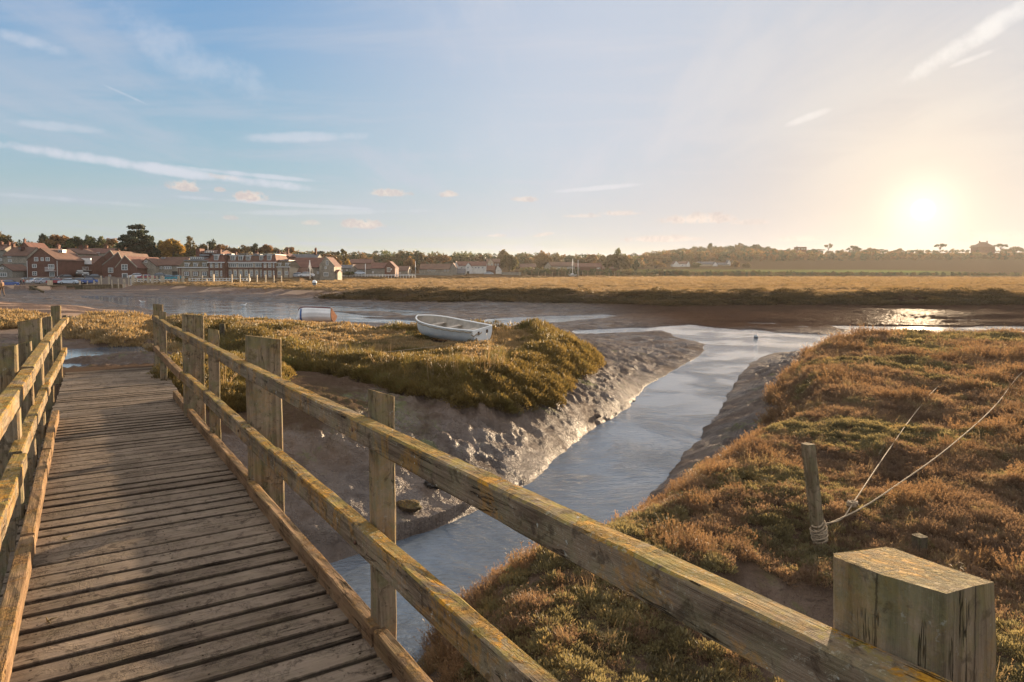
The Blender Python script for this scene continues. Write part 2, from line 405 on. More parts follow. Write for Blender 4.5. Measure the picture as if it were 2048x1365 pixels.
def mud_mat():
    m, t, bs = newmat('wet_mud')
    g = t.node('ShaderNodeNewGeometry').outputs['Position']
    sx = t.node('ShaderNodeSeparateXYZ'); t.l.new(g, sx.inputs[0])
    n1 = t.noise(g, .35, 6, .6); n2 = t.noise(g, 2.2, 7, .65, .5); n3 = t.noise(g, 11.0, 6, .7, .6); n4 = t.noise(g, 45.0, 4, .7)
    col = t.mix(t.sstep(n2, .35, .68), (.062, .048, .041), (.118, .096, .083))
    col = t.mix(t.math('MULTIPLY', t.sstep(n1, .45, .62), .55), col, (.145, .108, .082))
    hi = t.sstep(sx.outputs[2], .55, 1.0)
    col = t.mix(t.math('MULTIPLY', hi, .2), col, (.21, .13, .075))
    gr = t.math('MULTIPLY', t.sstep(t.noise(g, 1.1, 6, .7, .5), .56, .66), t.sstep(sx.outputs[2], .12, .5))
    ag = P(640, 905, .35); dv = t.vmath('DISTANCE', g, (ag.x, ag.y, .35)).outputs['Value']
    gr = t.math('MAXIMUM', t.math('MULTIPLY', gr, .7), t.math('MULTIPLY', t.sstep(dv, 2.4, .8), t.sstep(n3, .42, .56)))
    col = t.mix(t.math('MULTIPLY', gr, .8), col, (.105, .125, .035))
    t.put(bs.inputs['Base Color'], col)
    bank_shade = t.math('MULTIPLY', t.sstep(sx.outputs[0], 4.0, 15.0), t.sstep(sx.outputs[1], 38.0, 48.0))  # far right bank's shade, painted in as dark brown mud
    col = t.mix(t.math('MULTIPLY', bank_shade, .85), col, (.040, .020, .012)); t.put(bs.inputs['Base Color'], col)
    wet = t.sstep(t.noise(g, .75, 6, .65, .5), .38, .58)
    low = t.sstep(sx.outputs[2], .95, .10)
    w = t.math('ADD', .10, t.math('MULTIPLY', t.math('MULTIPLY', wet, t.math('ADD', .45, low)), .24))
    w = t.math('MULTIPLY', w, t.math('SUBTRACT', 1.0, t.math('MULTIPLY', bank_shade, .95)))
    dw = t.vmath('DISTANCE', g, (-2.6, 9.6, .4)).outputs['Value']
    w = t.math('ADD', w, t.math('MULTIPLY', t.sstep(dw, 6.0, 2.5), t.math('MULTIPLY', t.sstep(n2, .32, .54), .48)))
    mw = t.node('ShaderNodeMath', operation='MULTIPLY'); mw.name = 'wetness'; t.l.new(w, mw.inputs[0]); mw.inputs[1].default_value = 1.0
    bs.inputs['Roughness'].default_value = .17
    bs.inputs['Specular IOR Level'].default_value = .5
    vo = t.node('ShaderNodeTexVoronoi', feature='SMOOTH_F1'); vo.inputs['Scale'].default_value = 7.5; t.l.new(t.vmath('ADD', g, t.noise(g, 5.0, 3, .6, out=1)).outputs[0], vo.inputs['Vector'])
    h = t.math('ADD', t.math('MULTIPLY', n3, 1.1), t.math('ADD', t.math('MULTIPLY', n4, .35), t.math('MULTIPLY', n2, 1.2)))
    h = t.math('ADD', h, t.math('MULTIPLY', vo.outputs['Distance'], -.6))
    bp = bump(t, bs, h, .85, .05)
    df = t.node('ShaderNodeBsdfDiffuse'); df.name = 'dry'; t.l.new(bp.outputs[0], df.inputs['Normal']); t.put(df.inputs[0], col)
    mx = t.node('ShaderNodeMixShader'); t.l.new(mw.outputs[0], mx.inputs[0]); t.l.new(df.outputs[0], mx.inputs[1]); t.l.new(bs.outputs[0], mx.inputs[2])
    t.l.new(mx.outputs[0], t.n['Material Output'].inputs[0])
    return m
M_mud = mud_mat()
def water_mat(name='creek_water', rip=1.0):
    m, t, bs = newmat(name)
    g = t.node('ShaderNodeNewGeometry').outputs['Position']
    mp = t.mapping(g, scale=(1.0, 2.2, 1), rot=(0, 0, R(-24)))
    n1 = t.noise(mp, 5.5, 4, .6, 1.1); n2 = t.noise(mp, 1.5, 3, .5, .6); n3 = t.noise(g, 17.0, 3, .6, .8)
    patch = t.sstep(t.noise(g, .33, 4, .6, .5), .40, .62)
    sx = t.node('ShaderNodeSeparateXYZ'); t.l.new(g, sx.inputs[0])
    col = t.mix(t.sstep(t.noise(g, .8, 4), .3, .7), (.068, .090, .120), (.092, .116, .150))
    t.put(bs.inputs['Base Color'], col)
    bs.inputs['Roughness'].default_value = .06; bs.inputs['IOR'].default_value = 1.5; bs.inputs['Specular IOR Level'].default_value = .62
    h = t.math('MULTIPLY', t.math('ADD', t.math('ADD', n1, t.math('MULTIPLY', n3, .25)), t.math('MULTIPLY', n2, 1.3)), t.math('MULTIPLY', t.math('DIVIDE', 12.0, t.math('MAXIMUM', sx.outputs[1], 12.0)), t.math('ADD', .22, t.math('MULTIPLY', patch, .9))))
    bump(t, bs, h, .75*rip, .05)
    return m
M_water = water_mat()
M_puddle = water_mat('still_water', .15)

def leafmat(name, a, b, c, scale=.9, transl=.42, rough=.55, brt=1.0):
    m, t, bs = newmat(name)
    g = t.node('ShaderNodeNewGeometry').outputs['Position']
    rnd = t.node('ShaderNodeObjectInfo').outputs['Random']
    n = t.noise(g, scale, 5, .62, .4); n2 = t.noise(g, 14.0, 3, .6)
    f = t.math('ADD', t.math('MULTIPLY', n, .75), t.math('MULTIPLY', rnd, .26))
    col = t.mix(t.sstep(f, .36, .56), a, b)
    col = t.mix(t.sstep(f, .58, .70), col, c)
    col = t.mix(t.math('MULTIPLY', t.sstep(n2, .5, .75), .35), col, tuple(min(1, x*1.7) for x in b))
    bs.inputs['Roughness'].default_value = rough; bs.inputs['Specular IOR Level'].default_value = .35
    t.put(bs.inputs['Base Color'], col)
    tr = t.node('ShaderNodeBsdfTranslucent'); t.put(tr.inputs[0], t.mix(.5, col, t.mix(1.0, col, (1.8, 1.55, 1.0), 'MULTIPLY')))
    mx = t.node('ShaderNodeMixShader'); mx.inputs[0].default_value = transl
    t.l.new(bs.outputs[0], mx.inputs[1]); t.l.new(tr.outputs[0], mx.inputs[2])
    t.l.new(mx.outputs[0], t.n['Material Output'].inputs[0])
    return m
# ------------------------------------------------------------------ outlines, read off the photograph and laid on their own levels
def poly(pts, z=None):
    out = []
    for p in pts:
        q = P(p[0], p[1], p[2] if len(p) > 2 else z); out.append((q.x, q.y))
    return np.array(out)
W_CREEK = poly([(1415,690),(1390,715),(1340,745),(1290,775),(1255,815),(1205,850),(1150,890),(1095,935),(1055,962),(1000,985),(940,1010),(880,1035),(820,1050),(750,1068),(690,1085),(640,1097),(540,1118),(400,1160),(150,1290),(-400,1600),
    (-200,2300),(500,1640),(760,1400),(850,1325),(885,1268),(925,1210),(1000,1168),(1080,1130),(1150,1095),(1230,1052),(1270,1030),(1300,995),(1345,945),(1380,905),(1405,865),(1435,830),(1455,790),(1480,755),(1505,725),(1545,706),(1620,697),(1750,690),(1900,687),(2300,686),
    (2600,655),(2048,654),(1850,653),(1700,652),(1560,650),(1450,648),(1360,650),(1300,655),(1340,668),(1385,680)], 0)
W_POOL = poly([(150,592),(240,594),(400,599),(520,604),(640,611),(760,618),(880,624),(800,632),(720,636),(840,642),(960,640),(1060,634),(1190,629),(1240,632),(1180,640),(1080,648),(1000,656),(930,656),(860,652),(760,648),(640,642),(540,640),(430,634),(340,627),(280,614),(210,603)], 0)
W_STRIP = poly([(1150,662),(1260,656),(1380,654),(1360,661),(1250,666),(1160,668)], 0)
BARS = [poly(q, 0) for q in ([(1500,656),(1570,650),(1660,652),(1710,662),(1640,669),(1560,666)], [(1360,648),(1440,641),(1500,646),(1440,655)], [(1800,652),(1900,646),(2010,650),(1950,656)], [(640,622),(760,623),(840,634),(720,632)],
    [(1190,637),(1300,634),(1330,640),(1240,642)], [(1620,638),(1700,632),(1790,638),(1700,644)], [(1400,652),(1530,649),(1600,654),(1480,659)], [(1840,641),(1930,637),(2040,640),(1950,645)], [(2000,660),(2100,656),(2200,660),(2100,664)])]
T_M1 = poly([(330,634,1.35),(440,634,1.4),(560,640,1.4),(700,650,1.4),(850,658,1.4),(1000,656,1.4),(1080,656,1.4),(1125,667,1.35),(1150,688,1.25),(1168,712,1.0),(1145,738,.9),(1098,760,.85),(1065,792,.8),(1000,806,.8),(930,824,.75),(850,816,.75),(760,797,.8),(700,788,.8),(640,778,.85),(575,762,.9),(530,722,1.2),(470,694,1.3),(400,668,1.3),(330,652,1.3)])
T_M1B = poly([(352,760,1.6),(400,736,1.5),(480,735,1.4),(520,770,1.3),(505,830,1.1),(490,858,1.0),(445,850,1.1),(395,815,1.3)])
T_M2 = poly([(1615,692,1.2),(1580,730,1.05),(1545,785,.95),(1552,850,.85),(1470,905,.8),(1385,962,.75),(1300,1022,.7),(1250,1068,.7),(1160,1105,.7),(1085,1140,.7),(1000,1182,.7),(935,1216,.7),(895,1278,.7),(850,1345,.8),(800,1600,1.2),(900,3500,1.6)])
T_M2 = np.vstack([T_M2, np.array([(-.2,-1.5),(2,-14),(60,-14),(75,30)]), poly([(2400,672,1.3),(2048,670,1.35),(1900,670,1.35),(1780,672,1.3),(1700,677,1.25)])])
T_M3 = poly([(243,571,1.2),(330,572,1.3),(420,574,1.4),(500,575,1.45),(560,578,1.45),(700,580,1.5),(820,583,1.5),(1000,584,1.5),(1150,586,1.5),(1300,588,1.5),(1600,588,1.5),(2300,588,1.5)])
T_M3 = np.vstack([T_M3, np.array([(520,60),(700,900),(-350,900)])])
T_LP = poly([(-1500,620),(-400,606),(0,604),(110,611),(200,622),(262,640),(330,655),(400,668),(430,690),(425,725),(460,760),(455,800),(420,830)], .95)
BR_END = [(-6.5,11.5),(-10,9.5)]
T_LP = np.vstack([T_LP, poly([(395,868,.9),(330,930,.9),(150,985,.9),(-500,1180,.9),(-4000,1200,.9)])])
T_Q = np.vstack([poly([(-800,572),(20,572),(80,573),(140,572),(175,571),(243,570)], 1.1), np.array([(-90,300),(-400,300)])])
V_L = [poly(q) for q in ([(128,672,1.05),(118,650,1.25),(150,640,1.2),(230,638,1.2),(292,643,1.2),(300,676,1.05),(262,690,1.0),(205,690,1.0),(160,680,1.0)], [(-40,662,1.1),(-40,632,1.1),(60,632,1.1),(100,642,1.1),(60,654,1.1)],
    [(155,640,1.2),(240,632,1.2),(300,637,1.2),(290,643,1.2)], [(310,690,1.2),(318,668,1.2),(335,664,1.2),(350,676,1.2),(345,700,1.1)])]
PUD = [poly(q, .95) for q in ([(112,722),(116,698),(160,697),(230,694),(300,690),(420,686),(452,690),(430,697),(330,697),(290,703),(250,706),(190,711),(140,716)], [(-200,712),(-60,700),(0,697),(38,695),(36,703),(10,708),(-60,716)], [(114,734),(124,729),(150,728),(156,731),(135,736)])]
def sdist(X, Y, poly_):
    """signed distance, positive inside"""
    d2 = np.full(X.shape, 1e12); ins = np.zeros(X.shape, bool); n = len(poly_)
    for i in range(n):
        ax, ay = poly_[i]; bx, by = poly_[(i+1) % n]
        ex, ey = bx-ax, by-ay; wx = X-ax; wy = Y-ay
        tt = np.clip((wx*ex+wy*ey)/(ex*ex+ey*ey+1e-12), 0, 1)
        dx = wx-ex*tt; dy = wy-ey*tt
        np.minimum(d2, dx*dx+dy*dy, out=d2)
        c = ((ay > Y) != (by > Y)) & (X < ex*(Y-ay)/(ey if abs(ey) > 1e-9 else 1e-9)+ax)
        ins ^= c
    d = np.sqrt(d2)
    return np.where(ins, d, -d)
def sst(x, a, b):
    t = np.clip((x-a)/(b-a), 0, 1); return t*t*(3-2*t)
def terrain(X, Y, full=False):
    rr = np.hypot(X, Y)
    wob = fbm(X, Y, 1.6, 3, 5)*.32*np.clip(rr/12, .35, 1)+fbm(X, Y, .35, 3, 8)*.16*(rr < 60)+np.clip((rr-25)/25, 0, 1)*fbm(X, Y, 5.0, 4, 9)*2.6
    dW = np.maximum(sdist(X, Y, W_CREEK), np.maximum(sdist(X, Y, W_POOL), sdist(X, Y, W_STRIP)))
    for b in BARS: dW = np.minimum(dW, -sdist(X, Y, b))
    dW = dW+wob*.45
    d1 = np.maximum(sdist(X, Y, T_M1), sdist(X, Y, T_M1B))+wob*.6
    d2 = sdist(X, Y, T_M2)+wob*.6
    d3 = sdist(X, Y, T_M3)+wob*1.1
    dl = sdist(X, Y, T_LP)+wob
    dq = sdist(X, Y, T_Q)
    out = np.maximum(-dW, 0)
    # bare mud between the water and the vegetated banks
    z = np.full(X.shape, -5.0)
    for d, foot, gap in ((d1, .95, 5.0), (d2, .68, 3.2), (d3, .42, 60.0), (dl, .55, 14.0)):
        o = np.maximum(-d, 0); t = out/(out+o+1e-3)
        zz = foot*t**.85*np.clip(1.25-o/(gap*2.2), 0, 1)
        z = np.maximum(z, zz)
    far = np.clip((rr-30)/20, 0, 1)
    z = np.maximum(z, (.02+.05*far)*sst(out, 0, .5)+np.minimum(out, 3)*.03)
    z += (fbm(X, Y, .9, 4, 21)*.10+fbm(X, Y, .24, 4, 33)*.085+np.abs(fbm(X, Y, .5, 3, 35))*-.06)*np.clip(out*1.2, 0, 1)*(1-far*.6)
    # broad gentle folds and thin sheets of standing water on the river bed
    z += far*np.clip(out/2.0, 0, 1)*(fbm(X, Y*2.2, 9.0, 4, 41)*.22-.02)*(np.maximum(-d3, 0) > 4)
    z = np.where(dW > 0, -.01-.38*np.clip(dW/1.2, 0, 1)**.8, z)
    mq = P(612, 835, 1.15); ge = np.exp(-((X-mq.x)**2+(Y-mq.y)**2)/(2*1.2**2))
    z = np.where(ge > .03, np.maximum(z, 1.36*ge+(fbm(X, Y, .26, 4, 33)*.14-np.abs(fbm(X, Y, .5, 3, 35))*.12)*ge**.3), z)
    z = z+(1-sst(np.hypot(X+2.2, Y-12.3), 2.5, 5.0))*np.clip(out-.3, 0, 1)*(fbm(X, Y, .30, 4, 81)*.20-np.abs(fbm(X, Y, .55, 3, 83))*.14+.03)
    # the vegetated levels
    hum = fbm(X, Y, 1.3, 4, 51)*.14+fbm(X, Y, .45, 3, 57)*.07
    top1 = 1.29+hum*.9; top2 = 1.28+hum*1.0+.10*sst(rr, 10, 25); top3 = 1.38+fbm(X, Y, 6, 4, 61)*.35+np.clip((Y-90)/260, 0, 1)*.75
    a1 = sst(d1, -.1, .75); a2 = sst(d2, -.15, .9); a3 = sst(d3, -1.0, 4.5); al = sst(dl, -3.0, 2.5)*sst(out, 0, 2.5)
    z = z*(1-al)+(1.04+fbm(X, Y, 2.6, 4, 71)*.08+fbm(X, Y, .7, 3, 73)*.03)*al
    nr = 1-sst(rr, 24, 45); z = z+al*nr*(fbm(X, Y, .26, 4, 33)*.12-np.abs(fbm(X, Y, .5, 3, 35))*.10+fbm(X, Y, .9, 3, 37)*.08)
    aq = sst(dq, -.05, .15); z = z*(1-aq)+1.1*aq
    z = z*(1-a3)+np.maximum(z, top3)*a3
    for q in V_L: z = z+.22*sst(sdist(X, Y, q)+wob*.4, -.1, .9)*(1+hum)
    z = z*(1-a1)+np.maximum(z, top1)*a1
    z = z*(1-a2)+np.maximum(z, top2)*a2
    px = 1024+FPX*X/np.maximum(Y, 1.0)
    z = np.where(Y > 120, np.maximum(z, land(X, Y)), z)
    # a bare earth path beside the bridge rails
    dp = sdist(X, Y, PATH); ap = sst(dp+wob*.3, -.12, .22); z = z-ap*.16
    # ground meets the bridge end
    bx, by = BEND; dd = np.hypot(X-bx, Y-by); ab = (1-sst(dd, .8, 9.0))*(1-sst(Y, 13.5, 24)); z = np.maximum(z, z*(1-ab)+1.64*ab)
    for q in PUD:
        s = sdist(X, Y, q)+wob*.25; z = np.where(s > -.9, z*(1-sst(s, -.9, .35))+.86*sst(s, -.9, .35), z)
    if full: return z, dict(w=dW, m1=d1, m2=d2, m3=d3, lp=dl, q=dq, path=dp, pud=np.max([sdist(X, Y, q) for q in PUD], axis=0), vl=np.max([sdist(X, Y, q) for q in V_L], axis=0)+wob*.4)
    return z
PATH = poly([(1480,1140),(1560,1168),(1670,1175),(1720,1240),(1720,1420),(1560,1330),(1420,1215)], 1.25)
# bridge axes: u along the walk, v to the right, w up; origin at eye position over the deck
BU = ray(172, 579).normalized(); BV = BU.cross(Vector((0, 0, 1))).normalized(); BW = BV.cross(BU)
_e = Vector((0, 0, ZC))+BU*15.3+BV*.4
BEND = (_e.x, _e.y)
def land(X, Y):
    """the shore behind the marsh and the low hills"""
    Ys = np.maximum(Y, 1.0); px = 1024+FPX*X/Ys
    r1 = np.interp(px, [-900, 0, 600, 700, 1000, 1300, 2048, 3200], [168, 170, 176, 235, 262, 330, 420, 460])
    rd = np.interp(px, [-900, 0, 400, 700, 1250, 1400, 2048, 3200], [330, 330, 380, 560, 640, 720, 820, 900])
    ry = np.interp(px, [-900, 0, 250, 420, 600, 800, 1000, 1250, 1320, 1400, 1500, 1560, 1650, 1800, 2048, 3200], [500, 500, 502, 512, 522, 524, 522, 521, 514, 508, 506, 507, 508, 506, 505, 502])
    zr = ZC+(HOR-ry)/FPX*rd
    up = sst(Ys, r1-14, r1)*2.75
    k = np.clip((Ys-r1-12)/(rd-r1-12), 0, 1)
    return up+np.clip(zr-2.75, 0, 99)*k**1.15-np.clip((Ys-rd)/900, 0, 1)*zr*.7-(1-sst(Ys, r1-14, r1))*3
def hz(x, y):
    return float(terrain(np.array([float(x)]), np.array([float(y)]))[0])

def build_ground():
    na = 1150; a = np.radians(np.linspace(-86, 86, na)) 
    # finer in front
    a = np.radians(np.concatenate([np.linspace(-88, -42, 90, endpoint=False), np.linspace(-42, 42, na, endpoint=False), np.linspace(42, 88, 90)]))
    r = [1.0]
    while r[-1] < 3200: r.append(r[-1]*(1.005 if r[-1] < 26 else 1.0072 if r[-1] < 140 else 1.012 if r[-1] < 400 else 1.03))
    r = np.array(r)
    A, Rr = np.meshgrid(a, r); X = np.sin(A)*Rr; Y = np.cos(A)*Rr
    sh = X.shape; Z = terrain(X.ravel(), Y.ravel()).reshape(sh)
    v = np.stack([X, Y, Z], -1).reshape(-1, 3)
    nr, nc = sh
    i = np.arange(nr-1)[:, None]*nc+np.arange(nc-1)[None, :]; i = i.ravel()
    f = np.stack([i, i+nc, i+nc+1, i+1], -1)
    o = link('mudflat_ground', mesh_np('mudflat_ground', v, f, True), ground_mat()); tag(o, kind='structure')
    # water table
    mb = MB(); n = 24
    xs = np.linspace(-260, 330, n); ys = np.linspace(-20, 170, n)
    mb.poly([(-260, -10, 0), (330, -10, 0), (330, 150, 0), (-260, 150, 0)])
    o = mb.build('creek_water', M_water); tag(o, kind='structure')
    for i, (xa, xb, ya, yb) in enumerate(((-34, -10.6, 18.0, 28.0),)):
        mb = MB(); mb.poly([(xa, ya, .93), (xb, ya, .93), (xb, yb, .93), (xa, yb, .93)])
        tag(mb.build('puddle_water', M_puddle), kind='structure')
def ground_mat():
    """mud below, dry vegetation litter on the raised marsh"""
    m = M_mud; t = NT(m.node_tree); bs = t.n['Principled BSDF']
    old = bs.inputs['Base Color'].links[0].from_socket
    g = t.node('ShaderNodeNewGeometry').outputs['Position']
    sx = t.node('ShaderNodeSeparateXYZ'); t.l.new(g, sx.inputs[0])
    up = t.sstep(t.math('ADD', sx.outputs[2], t.math('MULTIPLY', t.math('SUBTRACT', t.noise(g, 3.0, 4), .5), .4)), 1.12, 1.28)
    far = t.sstep(sx.outputs[1], 62, 78)
    near0 = t.math('SUBTRACT', 1.0, far)
    lit = t.mix(t.sstep(t.noise(t.mapping(g, scale=(1, 3, 1)), .5, 6, .7), .38, .64), (.085, .060, .038), (.22, .15, .085))
    lit = t.mix(t.math('MULTIPLY', t.sstep(t.noise(t.mapping(g, scale=(1, 4, 1)), .12, 6, .7), .5, .62), .6), lit, (.12, .085, .035))
    fld = t.sstep(t.noise(t.mapping(g, scale=(.35, 1, 1)), .006, 3, .5), .42, .58)
    lit = t.mix(t.sstep(sx.outputs[2], 2.2, 2.6), lit, t.mix(t.math('MULTIPLY', fld, t.math('MULTIPLY', t.sstep(sx.outputs[2], 7.5, 5.0), t.sstep(sx.outputs[0], 40, 90))), (.085, .055, .032), (.15, .20, .05)))
    qy = t.math('MULTIPLY', t.sstep(sx.outputs[1], 150, 154), t.sstep(sx.outputs[0], -80, -95))
    lit = t.mix(qy, lit, (.13, .11, .095))
    lit = t.mix(near0, lit, (.075, .050, .034))
    bch = t.math('MULTIPLY', t.sstep(sx.outputs[0], -6, -16), t.sstep(sx.outputs[1], 22, 34))
    shg = t.mix(t.sstep(t.noise(g, 6.0, 4, .8), .4, .62), (.085, .052, .036), (.19, .125, .088))
    shg = t.mix(t.sstep(t.noise(t.mapping(g, scale=(.03, .22, .2)), 1.0, 5, .6), .54, .60), shg, (.36, .245, .165))
    old = t.mix(t.math('MULTIPLY', bch, t.sstep(sx.outputs[2], .15, .55)), old, shg)
    near = t.math('SUBTRACT', 1.0, far)
    k = t.math('MULTIPLY', up, t.math('ADD', t.math('MULTIPLY', near, .75), t.math('MULTIPLY', far, 1.0)))
    cc = t.mix(k, old, lit); t.put(bs.inputs['Base Color'], cc); t.put(t.n['dry'].inputs[0], cc)
    t.put(t.n['wetness'].inputs[1], t.math('SUBTRACT', 1.0, up))
    return m
build_ground()
# ------------------------------------------------------------------ footbridge
br = empty('footbridge', (0, 0, 0), 0, 'weathered wooden plank footbridge with lichened post and rail sides crossing the muddy creek', 'footbridge')
_o = Vector((0, 0, ZC))+BU*0-BW*1.65
_M = Matrix((BU, -BV, BW)).transposed().to_4x4(); _M.translation = _o
br.rotation_euler = _M.to_euler(); br.location = _o
def kink(u): return (max(0, u-11.3)*.022, -max(0, u-11.3)*.018)
def L(u, v, w):                   # bridge frame to the bridge's own coordinates
    dw, dv = kink(u)
    return Vector((u, -(v-dv), w+1.65+dw))
def timber(name, mat, a, b, side, up, parent=br, nseg=None, cham=.007, jit=.0035, seed=0, slope=0.0, wear=0.0):
    """squared timber from a to b; side/up are its half-size vectors, edges chamfered and slightly worn"""
    a, b, side, up = Vector(a), Vector(b), Vector(side), Vector(up)
    rg = random.Random(seed*7919+int(abs(a.x)*1000)+int(abs(a.y)*331)+17)
    Ln = (b-a).length; nseg = nseg or max(3, int(Ln/.12))
    s, u = side.length, up.length; sd, ud = side.normalized(), up.normalized()
    prof = [(-s+cham, -u), (0, -u), (s-cham, -u), (s, -u+cham), (s, 0), (s, u-cham), (s-cham, u), (0, u), (-s+cham, u), (-s, u-cham), (-s, 0), (-s, -u+cham)]
    axis = (b-a).normalized(); n = len(prof); V = []; F = []
    ph = [rg.uniform(0, 6.28) for _ in range(6)]
    for i in range(nseg+1):
        q = i/nseg; p = a+(b-a)*q
        bow = ud*(math.sin(q*3.1+ph[0])*jit*1.5)+sd*(math.sin(q*3.7+ph[1])*jit*1.5)
        for (x, y) in prof:
            j = Vector((rg.uniform(-1, 1), rg.uniform(-1, 1), rg.uniform(-1, 1)))*jit*.55
            e = .0
            if i in (0, nseg): e = -slope*x if i == nseg else 0
            V.append(p+bow+sd*x+ud*y+j+axis*e)
    for i in range(nseg):
        for k in range(n):
            c = i*n+k; d = i*n+(k+1) % n; F.append((c, d, d+n, c+n))
    F.append(tuple(range(n))[::-1]); F.append(tuple(range(nseg*n, nseg*n+n)))
    # order check: outward normals
    mb = MB(); mb.idx(V, F)
    o = mb.build(name, mat, parent); me = o.data
    bm = bmesh.new(); bm.from_mesh(me); bmesh.ops.recalc_face_normals(bm, faces=bm.faces); bm.to_mesh(me); bm.free()
    return o
DECK = -1.65
def build_bridge():
    # deck planks: one slatted part
    rg = random.Random(5); allv = []; allf = []; u = -1.2; k = 0
    while u < 15.35:
        pw = .186-.017-rg.uniform(0, .012); u0 = -1.2+k*.186
        vr = 1.16 if u0 < 11.4 else 1.19; vl = -.44
        tilt = rg.uniform(-.004, .004); dz = rg.uniform(-.004, .003); sk = .012*rg.uniform(-1, 1)
        if u0 > 13.7: vr = 1.12+rg.uniform(-.02, .0)
        ns = 22
        prof = [(0, 0), (0, -.045), (pw, -.045), (pw, 0), (pw-.006, .006), (pw*.5, .0065), (.006, .006)]
        n0 = len(allv)
        for i in range(ns+1):
            q = i/ns; v = vl+(vr-vl)*q+(rg.uniform(-.012, .012) if i in (0, ns) else 0)
            wig = math.sin(q*4+k*1.7)*.0025
            for (x, z) in prof:
                allv.append(L(u0+x+sk*(q-.5)+wig+rg.uniform(-1, 1)*.0012, v, DECK-.006+z+dz+tilt*(x/pw-.5)*3+rg.uniform(-1, 1)*.0008))
        n = len(prof)
        for i in range(ns):
            for j in range(n):
                c = n0+i*n+j; d = n0+i*n+(j+1) % n; allf.append((c, c+n, d+n, d))
        allf.append(tuple(range(n0, n0+n))); allf.append(tuple(range(n0+ns*n, n0+ns*n+n))[::-1])
        k += 1; u = -1.2+k*.186
    mb = MB(); mb.idx(allv, allf); o = mb.build('deck', M_deck, br)
    bm = bmesh.new(); bm.from_mesh(o.data); bmesh.ops.recalc_face_normals(bm, faces=bm.faces); bm.to_mesh(o.data); bm.free()
    up = Vector((0, 0, 1)); sv = Vector((0, -1, 0)); su = Vector((1, 0, 0))
    # bearers under the deck
    for v in (-.25, .40, 1.0):
        timber('beam', M_stump, L(-1.2, v, DECK-.16), L(11.0, v, DECK-.16), sv*.05, up*.11, cham=.004)
    # right side rails
    def rail(name, mat, u0, u1, v0, v1, wt0, wt1, hh, seed):
        vm0 = (v0+v1)/2
        timber(name, mat, L(u0, vm0, wt0-hh/2), L(u1, vm0, wt1-hh/2), sv*abs(v1-v0)/2, up*hh/2, seed=seed)
    rail('top_rail', M_rail, -.9, 6.08, 1.015, 1.09, -.606, -.585, .10, 1)
    rail('top_rail', M_rail, 6.10, 10.9, 1.02, 1.093, -.583, -.548, .10, 2)
    rail('top_rail', M_rail, 10.91, 15.3, 1.02, 1.093, -.565, -.60, .10, 3)
    rail('mid_rail', M_rail, -.9, 4.75, 1.015, 1.09, -1.115, -1.09, .125, 4)
    rail('mid_rail', M_rail, 4.77, 9.9, 1.018, 1.09, -1.10, -1.085, .125, 5)
    rail('mid_rail', M_kerb, 9.92, 15.3, 1.015, 1.086, -1.10, -1.20, .11, 6)
    rail('kerb_board', M_kerb, -.9, 2.93, 1.062, 1.125, -1.575, -1.56, .125, 7)
    rail('kerb_board', M_kerb, 2.95, 5.75, 1.058, 1.122, -1.56, -1.55, .125, 8)
    rail('kerb_board', M_kerb, 5.77, 11.35, 1.062, 1.125, -1.55, -1.53, .12, 9)
    # left side rails
    rail('top_rail', M_rail, -.9, 6.25, -.43, -.345, -.60, -.585, .10, 11)
    rail('top_rail', M_rail, 6.27, 10.9, -.44, -.352, -.575, -.56, .10, 12)
    rail('top_rail', M_rail, 10.92, 15.2, -.45, -.358, -.585, -.60, .10, 13)
    rail('mid_rail', M_rail, -.9, 5.55, -.455, -.37, -1.09, -1.09, .11, 14)
    rail('mid_rail', M_rail, 5.57, 9.6, -.465, -.385, -1.075, -1.075, .11, 15)
    rail('mid_rail', M_rail, 9.62, 15.2, -.475, -.40, -1.085, -1.17, .11, 16)
    rail('kerb_board', M_kerb, -.9, 5.2, -.395, -.315, -1.545, -1.545, .125, 17)
    rail('kerb_board', M_kerb, 5.22, 7.9, -.40, -.325, -1.535, -1.53, .125, 18)
    rail('kerb_board', M_kerb, 7.92, 10.4, -.405, -.33, -1.53, -1.53, .125, 19)
    # posts; tops cut sloping outwards
    def post(u, du, v0, v1, top, bot, seed, slope, name='post'):
        vm = (v0+v1)/2; hv = abs(v1-v0)/2
        return timber(name, M_post, L(u+du/2, vm, bot), L(u+du/2, vm, top), su*du/2, sv*hv, seed=seed, cham=.013 if du > .15 else .009, jit=.0045, slope=0, nseg=22)
    def shear(o, k, vin):         # outward slope of a post's top
        zs = [v.co.z for v in o.data.vertices]; zt = max(zs)
        for v in o.data.vertices:
            if v.co.z > zt-.05: v.co.z -= k*abs((-v.co.y)-vin)
        o.data.update()
    for (u, du, v0, v1, top, bot, sl) in (
            (.525, .185, 1.094, 1.285, -.475, -3.3, .16),
            (2.94, .115, 1.094, 1.185, -.475, -3.8, .35), (5.72, .17, 1.096, 1.350, -.385, -4.2, .17), (7.85, .10, 1.094, 1.195, -.43, -3.3, .25),
            (9.6, .20, 1.045, 1.285, -.33, -3.3, .10), (13.3, .10, 1.03, 1.14, -.43, -2.8, .2), (14.9, .2, 1.03, 1.20, -.37, -2.6, .1),
            (-.15+6.15, .17, -.74, -.432, -.395, -4.2, -.17), (9.3, .18, -.66, -.442, -.32, -3.4, -.17), (7.7, .10, -.545, -.442, -.475, -3.3, -.25),
            (11.9, .10, -.56, -.452, -.40, -3.0, -.2), (14.6, .2, -.60, -.452, -.36, -2.6, -.1), (3.0, .11, -.535, -.432, -.47, -3.8, -.3)):
        o = post(u, du, v0, v1, top, bot, int(u*10)+50, sl)
        vin = v0 if v0 > 0 else v1
        shear(o, abs(sl), vin)
